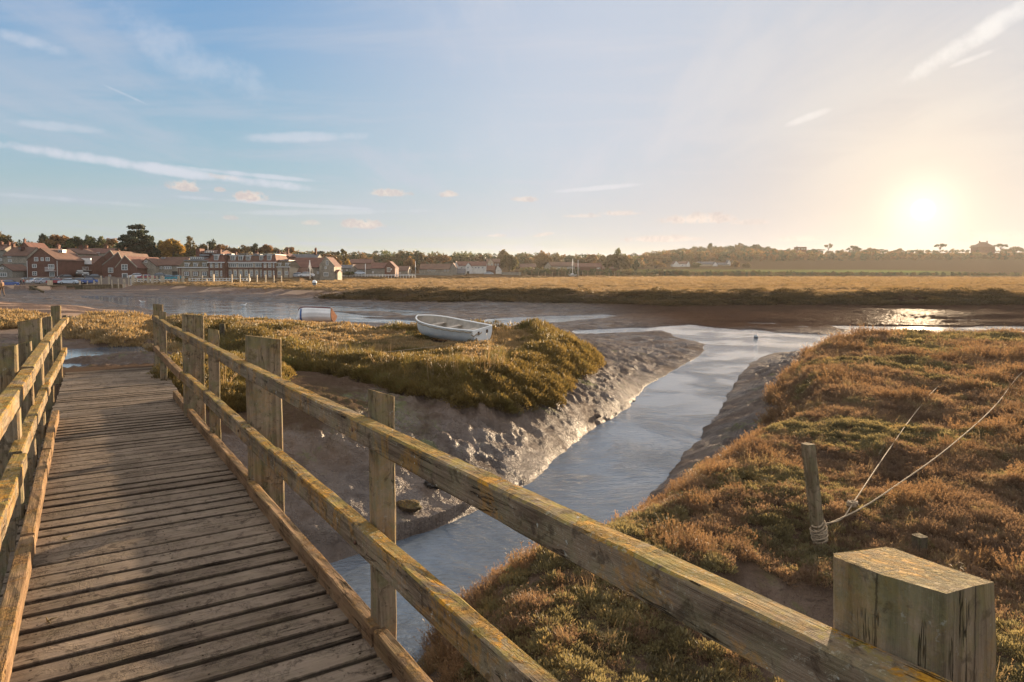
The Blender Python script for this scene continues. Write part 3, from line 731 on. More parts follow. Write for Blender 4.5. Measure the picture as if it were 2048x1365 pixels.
    # bolts through the rails
    for (u, v, w) in ((.62, 1.012, -.66), (5.8, 1.012, -.64), (9.7, 1.012, -.61), (3.0, 1.012, -.65), (5.82, 1.012, -1.155), (3.0, 1.012, -1.17)):
        mb = MB(); c = L(u, v, w); mb.tube([c+Vector((0, -.002, 0)), c+Vector((0, .006, 0))], [.011, .008], 8); mb.build('bolt', M_iron, br)
M_iron = plain('rusty_iron', (.11, .06, .04), .6, .3, 40, metal=.6)
build_bridge()
# ------------------------------------------------------------------ marsh plants
def leaf_rows(n, rg, L, Wd, rad, hgt, out=.6, curve=.2, up=1.0, base=0.0, twist=1.0, shell=0.0):
    """n small folded leaves spread through a cushion; returns verts, faces (tris as quads)"""
    V = []; F = []
    for _ in range(n):
        a = rg.uniform(0, 6.283); q = math.sqrt(rg.random())*(1-shell)+shell*rg.uniform(.8, 1)
        x, y = math.cos(a)*q*rad, math.sin(a)*q*rad
        top = hgt*(1-.75*q*q)
        z = base+top*(rg.uniform(.35, 1.0) if shell == 0 else rg.uniform(.75, 1.0))
        d = Vector((math.cos(a)*q*out+rg.uniform(-.45, .45)*twist, math.sin(a)*q*out+rg.uniform(-.45, .45)*twist, up*rg.uniform(.5, 1.1))).normalized()
        s = d.cross(Vector((rg.uniform(-1, 1), rg.uniform(-1, 1), .2))).normalized()
        l = L*rg.uniform(.6, 1.25); w = Wd*rg.uniform(.7, 1.2)
        p = Vector((x, y, z)); c = s.cross(d)*curve*l
        i = len(V)
        V += [p, p+d*l*.55+s*w*.5+c*.4, p+d*l+c, p+d*l*.55-s*w*.5+c*.4]; F.append((i, i+1, i+2, i+3))
    return V, F
def twigs(n, rg, hgt, rad, w, kids=6, kl=.10, kw=.02):
    V = []; F = []
    for _ in range(n):
        a = rg.uniform(0, 6.283); q = math.sqrt(rg.random())*rad*.5
        p = Vector((math.cos(a)*q, math.sin(a)*q, 0)); d = Vector((math.cos(a)*rg.uniform(.1, .8), math.sin(a)*rg.uniform(.1, .8), 1)).normalized()
        s = d.orthogonal().normalized(); s.rotate(Matrix.Rotation(rg.uniform(0, 6.28), 3, d)); l = hgt*rg.uniform(.55, 1.1)
        for k in range(3):
            e = p+d*l/3; i = len(V); V += [p-s*w, p+s*w, e+s*w*.7, e-s*w*.7]; F.append((i, i+1, i+2, i+3))
            for _k in range(kids):
                b = p.lerp(e, rg.random()); dd = (d*.6+Vector((rg.uniform(-1, 1), rg.uniform(-1, 1), rg.uniform(-.2, 1)))).normalized(); ss = dd.orthogonal().normalized()
                i = len(V); ll = kl*rg.uniform(.5, 1.3); V += [b, b+dd*ll*.5+ss*kw, b+dd*ll, b+dd*ll*.5-ss*kw]; F.append((i, i+1, i+2, i+3))
            p = e; d = (d+Vector((rg.uniform(-.35, .35), rg.uniform(-.35, .35), .05))).normalized()
    return V, F
def blades(n, rg, hgt, rad, w, lean=.5):
    V = []; F = []
    for _ in range(n):
        a = rg.uniform(0, 6.283); q = math.sqrt(rg.random())*rad
        p = Vector((math.cos(a)*q, math.sin(a)*q, -.03)); ln = rg.uniform(.05, lean); b = rg.uniform(0, 6.283); h = hgt*rg.uniform(.45, 1.1)
        dx = Vector((math.cos(b), math.sin(b), 0)); s = Vector((-math.sin(b+.5), math.cos(b+.5), 0))*w
        pts = [p, p+dx*ln*h*.15+Vector((0, 0, h*.45)), p+dx*ln*h*.45+Vector((0, 0, h*.8)), p+dx*ln*h*.95+Vector((0, 0, h))]
        ws = (1, .85, .5, .05)
        for k in range(3):
            i = len(V); V += [pts[k]-s*ws[k], pts[k]+s*ws[k], pts[k+1]+s*ws[k+1], pts[k+1]-s*ws[k+1]]; F.append((i, i+1, i+2, i+3))
    return V, F
def proto(kind, seed, mat):
    rg = random.Random(seed)
    if kind == 'purslane':
        V, F = leaf_rows(150, rg, .20, .065, .52, .42, .7, .15); v2, f2 = twigs(10, rg, .5, .8, .006, 1)
    elif kind == 'blite':
        V, F = leaf_rows(150, rg, .17, .030, .52, .40, .8, .1); v2, f2 = twigs(26, rg, .52, .9, .006, 5, .10, .012)
    elif kind == 'heath':
        V, F = leaf_rows(60, rg, .10, .03, .45, .35); v2, f2 = twigs(34, rg, .85, .9, .006, 7, .11, .014)
    elif kind == 'cushion':
        V, F = leaf_rows(230, rg, .16, .045, .55, .55, 1.0, .1, shell=.0); v2, f2 = leaf_rows(60, rg, .22, .03, .5, .55, .9, .1)
    elif kind == 'grass':
        V, F = blades(46, rg, 1.0, .22, .010, .75); v2, f2 = [], []
    elif kind == 'stalk':
        V, F = blades(7, rg, 1.0, .12, .006, .25); v2, f2 = twigs(2, rg, 1.0, .1, .004, 10, .06, .012)
    elif kind == 'mat':
        V, F = leaf_rows(90, rg, .26, .075, .55, .26, .7, .1); v2, f2 = blades(10, rg, .34, .4, .02, .8)
    n = len(V); V = V+v2; F = F+[tuple(n+i for i in f) for f in f2]
    me = mesh_np('plant_'+kind, np.array([tuple(v) for v in V]), np.array(F)); me.materials.append(mat)
    o = bpy.data.objects.new('plant_'+kind, me)
    return o
def scatter(name, pts, scl, protos, label, cat='plants', tilt=.2, kind='stuff', sz=None):
    """one object: a cloud of points, each carrying one of the plant meshes"""
    n = len(pts)
    if n == 0: return
    c = bpy.data.collections.new(name+'_kinds')
    for o in protos: c.objects.link(o)
    me = bpy.data.meshes.new(name); me.vertices.add(n); me.vertices.foreach_set('co', np.asarray(pts, dtype=np.float32).ravel())
    rot = np.stack([RNG.normal(0, tilt, n), RNG.normal(0, tilt, n), RNG.uniform(0, 6.283, n)], -1).astype(np.float32)
    a = me.attributes.new('rot', 'FLOAT_VECTOR', 'POINT'); a.data.foreach_set('vector', rot.ravel())
    s3 = np.stack([scl, scl, scl*(1.0 if sz is None else sz)], -1).astype(np.float32)
    a = me.attributes.new('scl', 'FLOAT_VECTOR', 'POINT'); a.data.foreach_set('vector', s3.ravel())
    a = me.attributes.new('idx', 'INT', 'POINT'); a.data.foreach_set('value', RNG.integers(0, len(protos), n).astype(np.int32))
    o = link(name, me); tag(o, label, cat, kind=kind)
    ng = bpy.data.node_groups.new(name+'_nodes', 'GeometryNodeTree')
    ng.interface.new_socket('Geometry', in_out='INPUT', socket_type='NodeSocketGeometry'); ng.interface.new_socket('Geometry', in_out='OUTPUT', socket_type='NodeSocketGeometry')
    N = ng.nodes; Lk = ng.links
    gi = N.new('NodeGroupInput'); go = N.new('NodeGroupOutput'); ip = N.new('GeometryNodeInstanceOnPoints'); mp = N.new('GeometryNodeMeshToPoints')
    ci = N.new('GeometryNodeCollectionInfo'); ci.inputs['Collection'].default_value = c; ci.inputs['Separate Children'].default_value = True; ci.inputs['Reset Children'].default_value = True
    def att(nm, ty):
        q = N.new('GeometryNodeInputNamedAttribute'); q.data_type = ty; q.inputs['Name'].default_value = nm; return q.outputs['Attribute']
    Lk.new(gi.outputs[0], mp.inputs[0]); Lk.new(mp.outputs[0], ip.inputs['Points']); Lk.new(ci.outputs[0], ip.inputs['Instance'])
    ip.inputs['Pick Instance'].default_value = True
    Lk.new(att('idx', 'INT'), ip.inputs['Instance Index'])
    er = N.new('FunctionNodeEulerToRotation'); Lk.new(att('rot', 'FLOAT_VECTOR'), er.inputs[0]); Lk.new(er.outputs[0], ip.inputs['Rotation'])
    Lk.new(att('scl', 'FLOAT_VECTOR'), ip.inputs['Scale']); Lk.new(ip.outputs[0], go.inputs[0])
    md = o.modifiers.new('plants', 'NODES'); md.node_group = ng
    return o
LM_green = leafmat('purslane_leaves', (.105, .090, .050), (.19, .165, .085), (.27, .20, .09), 1.4)
LM_brown = leafmat('blite_leaves', (.135, .090, .062), (.235, .158, .100), (.20, .175, .09), 1.3)
LM_rust = leafmat('rusty_leaves', (.145, .094, .060), (.24, .152, .085), (.21, .165, .09), 1.3)
LM_gold = leafmat('golden_leaves', (.19, .135, .068), (.29, .205, .105), (.17, .15, .08), .6)
LM_olive = leafmat('olive_leaves', (.085, .068, .028), (.17, .125, .045), (.13, .12, .042), .6)
LM_grass = leafmat('grass_blades', (.10, .095, .030), (.20, .155, .050), (.30, .19, .08), 1.6, .45)
LM_straw = leafmat('straw_blades', (.20, .145, .085), (.27, .20, .12), (.15, .115, .065), .5, .4)
LM_scrub = leafmat('scrub_leaves', (.055, .042, .022), (.10, .072, .034), (.14, .09, .04), .12)
def build_plants():
    rs = []; azs = []; r = 1.6
    while r < 92:
        r2 = r*1.05; s = max(.125, .0125*r); am = R(60) if r < 6 else R(44)
        area = am*(r2*r2-r*r); k = int(area*2.5/(s*s))
        rr = RNG.uniform(r, r2, k); aa = RNG.uniform(-am, am, k); rs.append(rr); azs.append(aa); r = r2
    rr = np.concatenate(rs); aa = np.concatenate(azs); X = np.sin(aa)*rr; Y = np.cos(aa)*rr
    Z, D_ = terrain(X, Y, True)
    s = np.maximum(.125, .0125*rr)*RNG.uniform(.75, 1.35, len(rr))
    P3 = np.stack([X, Y, Z-.015*s], -1)
    n1 = fbm(X, Y, 2.4, 3, 101); n2 = fbm(X, Y, 1.0, 3, 103); n3 = fbm(X, Y, .5, 2, 107); u = RNG.random(len(rr))
    bare = (D_['path'] > -.05)
    bq = P(915, 676, 1.42); keep = (X-bq.x)**2/1.3+(Y-bq.y)**2/2.2 > 1
    D_['m1'] = np.where(keep, D_['m1'], -9)
    in2 = (D_['m2'] > .02+.25*n3) & ~bare; in1 = (D_['m1'] > .02+.2*n3)
    edge2 = np.clip(D_['m2']/1.2, 0, 1)
    # right bank
    green = in2 & (n1+.35*n2 > np.where(rr < 5.5, -.08, .20)+RNG.normal(0, .10, len(rr))) & (D_['m2'] > .35)
    heath = in2 & ~green & ((n2+RNG.normal(0, .12, len(rr)) > .24) | (D_['m2'] < .35))
    brown = in2 & ~green & ~heath
    scatter('purslane_carpet', P3[green], s[green]*1.05, [proto('purslane', i, LM_green) for i in range(4)], 'green grey sea purslane carpet on the right bank')
    scatter('seablite_carpet', P3[brown], s[brown]*1.1, [proto('blite', 10+i, LM_brown) for i in range(4)], 'brown low seablite carpet covering the right bank')
    mk = heath & (u < .8)
    scatter('heath_carpet', P3[mk], s[mk]*1.25, [proto('heath', 20+i, LM_rust) for i in range(3)], 'rusty twiggy plants along the rim of the right bank')
    mk = in2 & (u > .982) & (rr > 3.5)
    scatter('dead_stems', P3[mk], s[mk]*1.5, [proto('stalk', 130+i, LM_straw) for i in range(3)], 'scattered dead stems standing above the plants of the right bank', tilt=.4)
    mk = in2 & (u > .955) & (u < .982)
    scatter('grass_wisps', P3[mk], s[mk]*1.35, [proto('grass', 140+i, LM_straw) for i in range(2)], 'wisps of bleached grass tangled in the plants of the right bank', tilt=.55, sz=.7)
    # left bank with the boats
    g1 = in1 & (rr < 40)
    front = g1 & (D_['m1'] < 1.5) & (Y < 19.0)
    grassy = front & (X > -5.2) & (X < -.2) & (n2 > -.12)
    oth = g1 & ~grassy
    scatter('golden_carpet', P3[oth & (n1 > -.16)], s[oth & (n1 > -.16)]*1.2, [proto('mat', 30+i, LM_gold) for i in range(3)], 'golden brown marsh plants on the bank below the white dinghy')
    mk = oth & (n1 <= -.16)
    scatter('olive_carpet', P3[mk], s[mk]*1.2, [proto('mat', 40+i, LM_olive) for i in range(3)], 'olive brown marsh plants in patches on the dinghy bank')
    mk = grassy & (u < .45)
    scatter('bank_grass', P3[mk], s[mk]*1.75, [proto('grass', 50+i, LM_grass) for i in range(4)], 'green tussock grass on the near edge of the dinghy bank', tilt=.12)
    mk = grassy & (u > .93)
    scatter('dry_stalks', P3[mk], s[mk]*3.6, [proto('stalk', 60+i, LM_straw) for i in range(3)], 'tall dry straw stalks standing in the green bank grass', tilt=.08)
    mk = (D_['m1'] > -.45) & (D_['m1'] < 1.15) & (Y < 27) & (rr > 9)
    scatter('rim_bushes', P3[mk]-[0, 0, .02], s[mk]*1.9, [proto('cushion', 70+i, LM_olive) for i in range(4)], 'rounded olive brown bushes along the rim of the dinghy bank', sz=1.1)
    # patches beyond the bridge end
    mk = (D_['vl'] > -.05+.3*n3)
    scatter('golden_patches', P3[mk], s[mk]*1.3, [proto('mat', 80+i, LM_gold) for i in range(3)], 'golden marsh plants in patches beyond the bridge end')
    # near bank of the far marsh
    mk = (D_['m3'] > -2.2) & (D_['m3'] < 4.5) & (rr > 50) & (u < .75)
    pts = P3[mk]; scatter('far_bank_plants', pts, s[mk]*1.5, [proto('cushion', 90+i, LM_scrub) for i in range(3)], 'dark scrubby plants on the edge of the far bank', sz=.42)
    # the marsh beyond
    k = 26000; aa = RNG.uniform(R(-46), R(44), k); rr = np.exp(RNG.uniform(math.log(80), math.log(330), k)); X = np.sin(aa)*rr; Y = np.cos(aa)*rr
    Z, D_ = terrain(X, Y, True); px = 1024+FPX*X/Y
    lim = np.interp(px, [0, 600, 700, 1000, 1300, 2048], [162, 166, 222, 250, 315, 400])
    mk = (D_['m3'] > 2.5) & (Y < lim) & (D_['q'] < 0)
    nn = fbm(X, Y*2.5, 12, 3, 131)
    a = mk & (nn > -.1); b = mk & ~a
    scatter('marsh_grass', np.stack([X, Y, Z], -1)[a], (.006*rr)[a]*RNG.uniform(.7, 1.3, a.sum()), [proto('mat', 100+i, LM_straw) for i in range(3)], 'straw coloured grass across the wide far marsh', sz=.7)
    scatter('marsh_tussocks', np.stack([X, Y, Z], -1)[b], (.006*rr)[b]*RNG.uniform(.7, 1.2, b.sum()), [proto('mat', 110+i, LM_gold) for i in range(3)], 'darker brown tussocks in hollows of the far marsh', sz=.7)
    # scrub hedge along the sea bank
    k = 2600; px = RNG.uniform(440, 1330, k); lim = np.interp(px, [0, 600, 700, 1000, 1300, 2048], [160, 164, 222, 248, 315, 400])+RNG.uniform(-6, 5, k)
    X = (px-1024)/FPX*lim; Z = terrain(X, lim); nn = fbm(px, px*0, 30, 3, 7)+.5
    h = np.clip(nn*1.5, .25, 1.5)
    scatter('scrub_hedge', np.stack([X, lim, Z-.1], -1), h*RNG.uniform(.8, 1.5, k), [proto('cushion', 120+i, LM_scrub) for i in range(3)], 'low scrubby hedge growing along the sea bank', sz=.9)
build_plants()
# ------------------------------------------------------------------ boats, stakes, ropes, small things
M_gel = plain('white_hull_paint', (.84, .84, .81), .4, .10, 2.2, spec=.5)
M_gelin = plain('stained_inner_hull', (.44, .38, .31), .6, .2, 5.0)
M_blue = plain('blue_hull_paint', (.03, .09, .28), .4, .1)
M_maroon = plain('maroon_paint', (.14, .03, .03), .45, .15)
M_brownt = plain('varnished_transom', (.13, .055, .03), .9, .25, 8, spec=.05)
M_rope = plain('pale_rope', (.36, .28, .185), .85, .2, 60, bstr=.3)
M_orange = plain('orange_plastic', (.80, .28, .02), .45, .08)
M_grey = plain('grey_plastic', (.42, .43, .44), .45, .1)
M_dark = plain('dark_weed', (.035, .032, .028), .6, .3, 12)
def hull_pts(Ln, B, Hb, t, thick=0.0, n=14, tb=.78):
    """half section from keel to sheer at station t (0 transom .. 1 stem)"""
    b = B/2*(tb+(1-tb)*math.sin(min(1, t/.45)*math.pi/2)) if t < .45 else B/2*math.cos(((t-.45)/.55)**1.9*math.pi/2)**.75
    b = max(.012, b)-thick*.9; b = max(b, .004)
    sheer = Hb*(1+.42*max(0, t-.25)**1.7); keel = .02+max(0, t-.72)**2*3.2*Hb*.9
    out = []
    for i in range(n+1):
        q = i/n; a = q*math.pi/2
        y = b*math.sin(a)**.62*(0.93+.07*q); z = keel+thick+(sheer-keel-thick)*(1-math.cos(a))**.95
        out.append((t*Ln, y, z))
    return out
def boat(name, loc, head, roll, pitch, Ln, B, Hb, mats, label, trans_h=1.0, clinker=False, seats=3, rub=.026):
    root = empty(name, loc, 0, label, 'boat')
    root.rotation_euler = (Matrix.Rotation(head, 3, 'Z') @ Matrix.Rotation(pitch, 3, 'Y') @ Matrix.Rotation(roll, 3, 'X')).to_euler()
    mo, mi, mg, mt, ms = mats; S = 22; n = 14
    def shell(thick, name, mat, flip):
        V = []; F = []
        for i in range(S+1):
            p = hull_pts(Ln, B, Hb, i/S, thick, n)
            ring = [(x, -y, z) for x, y, z in p[::-1]]+p[1:]
            if clinker:
                ring = [(x, y+(.012 if (k//2) % 2 else 0)*(1 if y > 0 else -1), z) for k, (x, y, z) in enumerate(ring)]
            V += ring
        m = 2*n+1
        for i in range(S):
            for k in range(m-1):
                f = (i*m+k, i*m+k+1, (i+1)*m+k+1, (i+1)*m+k); F.append(f if flip else f[::-1])
        mb = MB(); mb.idx(V, F, not clinker); return mb.build(name, mat, root)
    shell(0, 'hull', mo, False); shell(.025, 'inner_hull', mi, True)
    # transom board
    p = hull_pts(Ln, B, Hb, 0, 0, n); ring = [(-y, z) for x, y, z in p[::-1]]+[(y, z) for x, y, z in p[1:]]
    mb = MB(); a = [(-.035, y, z*trans_h) for y, z in ring]; b = [(.02, y, z*trans_h) for y, z in ring]
    mb.poly(a[::-1]); mb.poly(b)
    for k in range(len(a)):
        q = (k+1) % len(a); mb.poly([a[k], b[k], b[q], a[q]][::-1])
    mb.build('transom', mt, root)
    # gunwale
    L1 = [hull_pts(Ln, B, Hb, i/S, 0, n)[-1] for i in range(S+1)]
    L1 = [(x, y, z) for x, y, z in L1]; path = L1+[(x, -y, z) for x, y, z in L1[::-1]]
    mb = MB(); mb.tube([(x, y*1.0, z) for x, y, z in path], rub, 8); mb.build('gunwale', mg, root)
    for q in (.22, .50, .74)[:seats]:
        p = hull_pts(Ln, B, Hb, q, .02, n); z = p[-1][2]*.72; y = p[-3][1]*.97
        mb = MB(); mb.box((q*Ln-.10, -y, z-.02), (q*Ln+.10, y, z)); mb.build('seat', ms, root)
    mb = MB(); mb.tube([(q*Ln*.9, 0, hull_pts(Ln, B, Hb, q*.9, 0, n)[0][2]-.018) for q in [i/10 for i in range(11)]], .02, 6); mb.build('keel', mg, root)
    return root
def build_boats():
    a = P(945, 680, 1.42); c = P(868, 672, 1.42)
    hd = math.atan2(c.y-a.y+1.9, c.x-a.x)
    d = Vector((-1.8, 1.45, 0)); hd = math.atan2(d.y, d.x)
    za = hz(a.x, a.y)
    r = boat('white_dinghy', (a.x+.34, a.y-.1, za-.02), hd, R(-7), R(-3), 3.05, 1.26, .56, (M_gel, M_gelin, M_gel, M_gel, M_gelin), 'small open white dinghy with a rope along its gunwale resting on the grassy bank')
    # rope fender slung along the side facing the bridge, rudder fittings
    pts = []
    for i in range(41):
        q = i/40; x, y, z = hull_pts(3.05, 1.26, .56, q*.97, 0, 14)[-1]; pts.append((x, y+.028, z-.045-.022*abs(math.sin(q*9*math.pi))))
    mb = MB(); mb.tube(pts, .016, 6); mb.build('rope', M_rope, r)
    mb = MB(); mb.tube([(-.06, .08, .44), (-.06, .2, .39), (-.07, .34, .43), (-.05, .46, .37), (-.02, .56, .44)], .018, 6); mb.build('mooring_line', M_rope, r)
    for y in (-.2, .22):
        mb = MB(); mb.box((-.06, y-.035, .37), (-.03, y+.035, .48)); mb.build('cleat', M_iron, r)
    # the heeled boat by the water
    b = D(664, 640, 38.5); z = hz(b.x, b.y)
    r = boat('clinker_boat', (b.x, b.y, .96), R(172), R(33), R(2), 2.15, 1.15, .58, (M_gel, M_gelin, M_maroon, M_brownt, M_brownt), 'heeled white clinker boat with maroon gunwale at the far edge of the bank', clinker=True, seats=2, rub=.036)
    V = []; mb = MB()
    for s in (-1, 1):
        for k in range(13):
            for (t0, t1) in ((.80, .86),):
                p0 = hull_pts(2.15, 1.16, .58, t0, -.012); p1 = hull_pts(2.15, 1.16, .58, t1, -.012)
                q = [p0[k], p0[k+1], p1[k+1], p1[k]]; q = [(x, y*s, z) for x, y, z in q]
                mb.poly(q if s > 0 else q[::-1]); mb.poly(q[::-1] if s > 0 else q)
    mb.build('stripe', M_blue, r)
def buoy(name, loc, rad, mat, label, squash=1.0, band=None):
    root = empty(name, loc, 0, label, 'buoy')
    bm = bmesh.new(); bmesh.ops.create_uvsphere(bm, u_segments=20, v_segments=12, radius=rad)
    for v in bm.verts: v.co.z *= squash
    me = bpy.data.meshes.new('float'); bm.to_mesh(me); bm.free(); me.polygons.foreach_set('use_smooth', [True]*len(me.polygons)); link('float', me, mat, root)
    mb = MB(); mb.tube([(math.cos(a)*rad*.22, 0, rad*squash*1.08+math.sin(a)*rad*.22) for a in [i*.7 for i in range(10)]], rad*.06, 6); mb.build('ring', M_iron, root)
    if band:
        mb = MB(); mb.tube([(0, 0, -rad*squash*.9), (0, 0, -rad*squash*.25), (0, 0, -rad*.0)], [rad*.6, rad*1.0, rad*1.015], 20); mb.build('weed_band', band, root)
def stake(name, bpx, bpy_, top, z, w, label, cat='post', mat=None, lean=0.0, parts=None, group=None):
    b = P(bpx, bpy_, z); t = D(bpx, top, b.y).z; h = t-b.z
    o = timber(name, mat or M_stake, (b.x, b.y, z-.35), (b.x+lean*h, b.y, t), (w/2, .25*w/2, 0), (-.12*w, w/2, 0), parent=None, jit=.004, cham=w*.12, nseg=14, seed=int(bpx))
    tag(o, label, cat, group); return o
def clod(px, py, z, r, label, mat=None, sq=.6, name='mud_clod', cat='clod', seed=1, stretch=1.0, group=None):
    p = P(px, py, z); bm = bmesh.new(); bmesh.ops.create_icosphere(bm, subdivisions=4, radius=r)
    rg = random.Random(seed); o3 = Vector((rg.uniform(0, 50), rg.uniform(0, 50), 0))
    from mathutils import noise as mn
    for v in bm.verts:
        n = mn.fractal(v.co*(1.6/r)*.6+o3, .9, 2.1, 4); v.co *= 1+.42*n; v.co.x *= stretch; v.co.z *= sq
    me = bpy.data.meshes.new(name); bm.to_mesh(me); bm.free(); me.polygons.foreach_set('use_smooth', [True]*len(me.polygons))
    o = link(name, me, mat or M_mud); o.location = (p.x, p.y, max(z, hz(p.x, p.y))+r*sq*.25); o.rotation_euler.z = rg.uniform(-.4, .4)
    return tag(o, label, cat, group)
def rope_obj(name, pts, rad, label, sag=0.0, strands=True):
    """laid rope: three twisted strands"""
    P_ = [Vector(p) for p in pts]; Ls = [0]
    for i in range(1, len(P_)): Ls.append(Ls[-1]+(P_[i]-P_[i-1]).length)
    fine = []; n = max(8, int(Ls[-1]/.012)); n = min(n, 900)
    for i in range(n+1):
        s = Ls[-1]*i/n; k = max(j for j in range(len(Ls)) if Ls[j] <= s+1e-9); k = min(k, len(P_)-2)
        q = (s-Ls[k])/(Ls[k+1]-Ls[k]); a = P_[max(k-1, 0)]; b = P_[k]; c = P_[k+1]; d = P_[min(k+2, len(P_)-1)]
        fine.append(.5*((2*b)+(-a+c)*q+(2*a-5*b+4*c-d)*q*q+(-a+3*b-3*c+d)*q**3))
    mb = MB()
    for st in range(3):
        pp = []
        for i, f in enumerate(fine):
            t = (fine[min(i+1, n)]-fine[max(i-1, 0)]).normalized(); u = t.cross(Vector((0, 0, 1))).normalized() if abs(t.z) < .95 else Vector((1, 0, 0)); w = u.cross(t)
            a = i*.62+st*2.094; pp.append(f+(u*math.cos(a)+w*math.sin(a))*rad*.55)
        mb.tube(pp, rad*.62, 5)
    o = mb.build(name, M_rope); return tag(o, label, 'rope') if label else o
def build_small():
    # leaning mooring post with rope turns
    b = P(1640, 1082, 1.28); zt = D(1612, 888, b.y).z; tp = D(1616, 888, b.y); base = Vector((b.x+.01, b.y, 1.0))
    root = empty('mooring_post', (b.x, b.y, 1.28), 0, 'leaning wooden mooring post wrapped with rope among the plants on the right bank', 'post')
    W = Vector((b.x, b.y, 1.28))
    ax = (Vector((tp.x, tp.y, tp.z))-Vector((b.x, b.y, 1.28))).normalized()
    timber('shaft', M_stake, -ax*.4, Vector(tp)-W, (.040, .018, 0), (-.018, .040, 0), parent=root, jit=.003, cham=.007, nseg=22)
    pts = []
    for i in range(210):
        a = i*.42; h = -.02+.15*(i/210)+.02*math.sin(a*.31)
        c = ax*(h+.02); rr = .052+.007*math.sin(i*.11)+.008*math.sin(a*1.7)
        pts.append(c+Vector((math.cos(a)*rr, math.sin(a)*rr, .03*math.sin(a+1))))
    o = rope_obj('rope_coil', pts, .0065, None); o.parent = root
    # two mooring lines running off to the right
    k0 = W+ax*.14+Vector((.055, .03, 0))
    def on(px, py, z): return P(px, py, z)
    r1 = [k0, on(1683, 1038, 1.40), on(1708, 1004, 1.42), on(1772, 908, 1.42), on(1835, 820, 1.40), on(1880, 770, 1.40), on(1930, 735, 1.40), on(2010, 690, 1.40)]
    r2 = [k0+Vector((0, .0, -.02)), on(1722, 1017, 1.42), on(1800, 966, 1.46), on(1900, 893, 1.48), on(1990, 812, 1.47), on(2048, 742, 1.45), on(2120, 690, 1.45)]
    rope_obj('mooring_rope', r1, .0055, 'slack mooring rope with a knot that runs up the right bank into the plants')
    rope_obj('mooring_rope', r2, .0065, 'long taut pale mooring rope running from the post to the right edge')
    # knot lumps on the line
    kn = on(1705, 1008, 1.42); pts = [kn+Vector((math.cos(i*.55)*.035*(1-.3*math.sin(i)), math.sin(i*.55)*.03, .018*math.sin(i*.9))) for i in range(36)]
    rope_obj('rope_knot', pts, .011, 'bundled knot of rope between the two mooring lines')
    ts = on(1768, 905, 1.43); mb = MB(); mb.tube([ts+Vector((-.06, .0, -.03)), ts+Vector((.03, .06, .08))], .013, 8)
    tag(mb.build('wooden_toggle', M_stake), 'short wooden toggle stuck through the slack mooring rope', 'toggle')
    stake('short_post', 1838, 1118, 1072, 1.22, .09, 'short dark post end hidden among plants behind the big lichened post', mat=M_stump)
    stake('wooden_stake', 131, 652, 631, 1.1, .16, 'stubby dark stake on the grassy patch beyond the left rail', mat=M_stump)
    stake('wooden_stake', 269, 663, 646, 1.1, .15, 'thin leaning stake on the grassy patch left of the right rail end', mat=M_stump, lean=.12)
    stake('wooden_stake', 75, 640, 629, 1.1, .14, 'tiny dark stake beyond the left rail, furthest left of the stakes', mat=M_stump)
    stake('wooden_stake', 445, 682, 648, 1.2, .17, 'dark upright stake on the bank behind the bridge posts', mat=M_stump)
    # thin line and its peg across the dinghy bank
    stake('thin_peg', 622, 735, 706, 1.25, .03, 'thin bare peg holding a cord on the dinghy bank', cat='peg')
    rope_obj('mooring_rope', [P(480, 728, 1.42), P(570, 724, 1.42), P(622, 722, 1.45), P(760, 706, 1.45), P(900, 690, 1.42)], .007, 'thin mooring rope stretched across the dinghy bank')
    buoy('mooring_buoy', P(1512, 674, .06), .115, M_grey, 'round grey mooring buoy afloat in the wide creek mouth', 1.15, M_dark)
    q = P(850, 668, 1.42); buoy('mooring_buoy', (q.x, q.y+.1, 1.52), .13, M_orange, 'orange buoy tucked beside the bow of the white dinghy', 1.2)
    buoy('marker_buoy', D(629, 566, 93), .30, M_gel, 'small white marker float standing on the marsh edge', 1.3, M_dark)
    # old timber and lumps in the mud
    clod(818, 1052, .0, .13, 'rotten dark log end at the water edge below the thin rail post', M_stump, .65, 'old_log', 'log', 3, 1.35)
    clod(868, 1000, .12, .13, 'weedy dark lump in the mud under the top rail', M_dark, .75, 'weedy_lump', 'lump', 4, 1.1)
    for (px, py, r, lb) in ((1195, 833, .085, 'dark clod of mud nearest the water on the left slope'), (1158, 829, .035, 'small clod just left of the largest dark clod'), (1268, 803, .04, 'tiny clod at the waterline upstream of the largest clod'),
                            (1140, 800, .045, 'small clod midway up the muddy slope'), (1210, 786, .04, 'little clod on the upper slope beneath the spit')):
        clod(px, py, .15, r, lb, seed=int(px))
    # drift scraps on the deck
    for (u, v, lb) in ((4.05, -.20, 'curl of splintered wood on the deck beside the left kerb'), (5.35, -.16, 'splinter of pale wood further along by the left kerb'), (3.25, -.16, 'bent pale splinter lying close to the bottom edge')):
        c = _M @ L(u, v, DECK+.004); mb = MB()
        rg = random.Random(int(u*100))
        for k in range(3):
            a = rg.uniform(0, 6.28); d = Vector((math.cos(a), math.sin(a), rg.uniform(.1, .5)))*.035
            mb.tube([c-d*.6, c+Vector((rg.uniform(-.01, .01), rg.uniform(-.01, .01), .008)), c+d], [.002, .0045, .002], 5)
        tag(mb.build('wood_splinter', M_stake), lb, 'splinter')
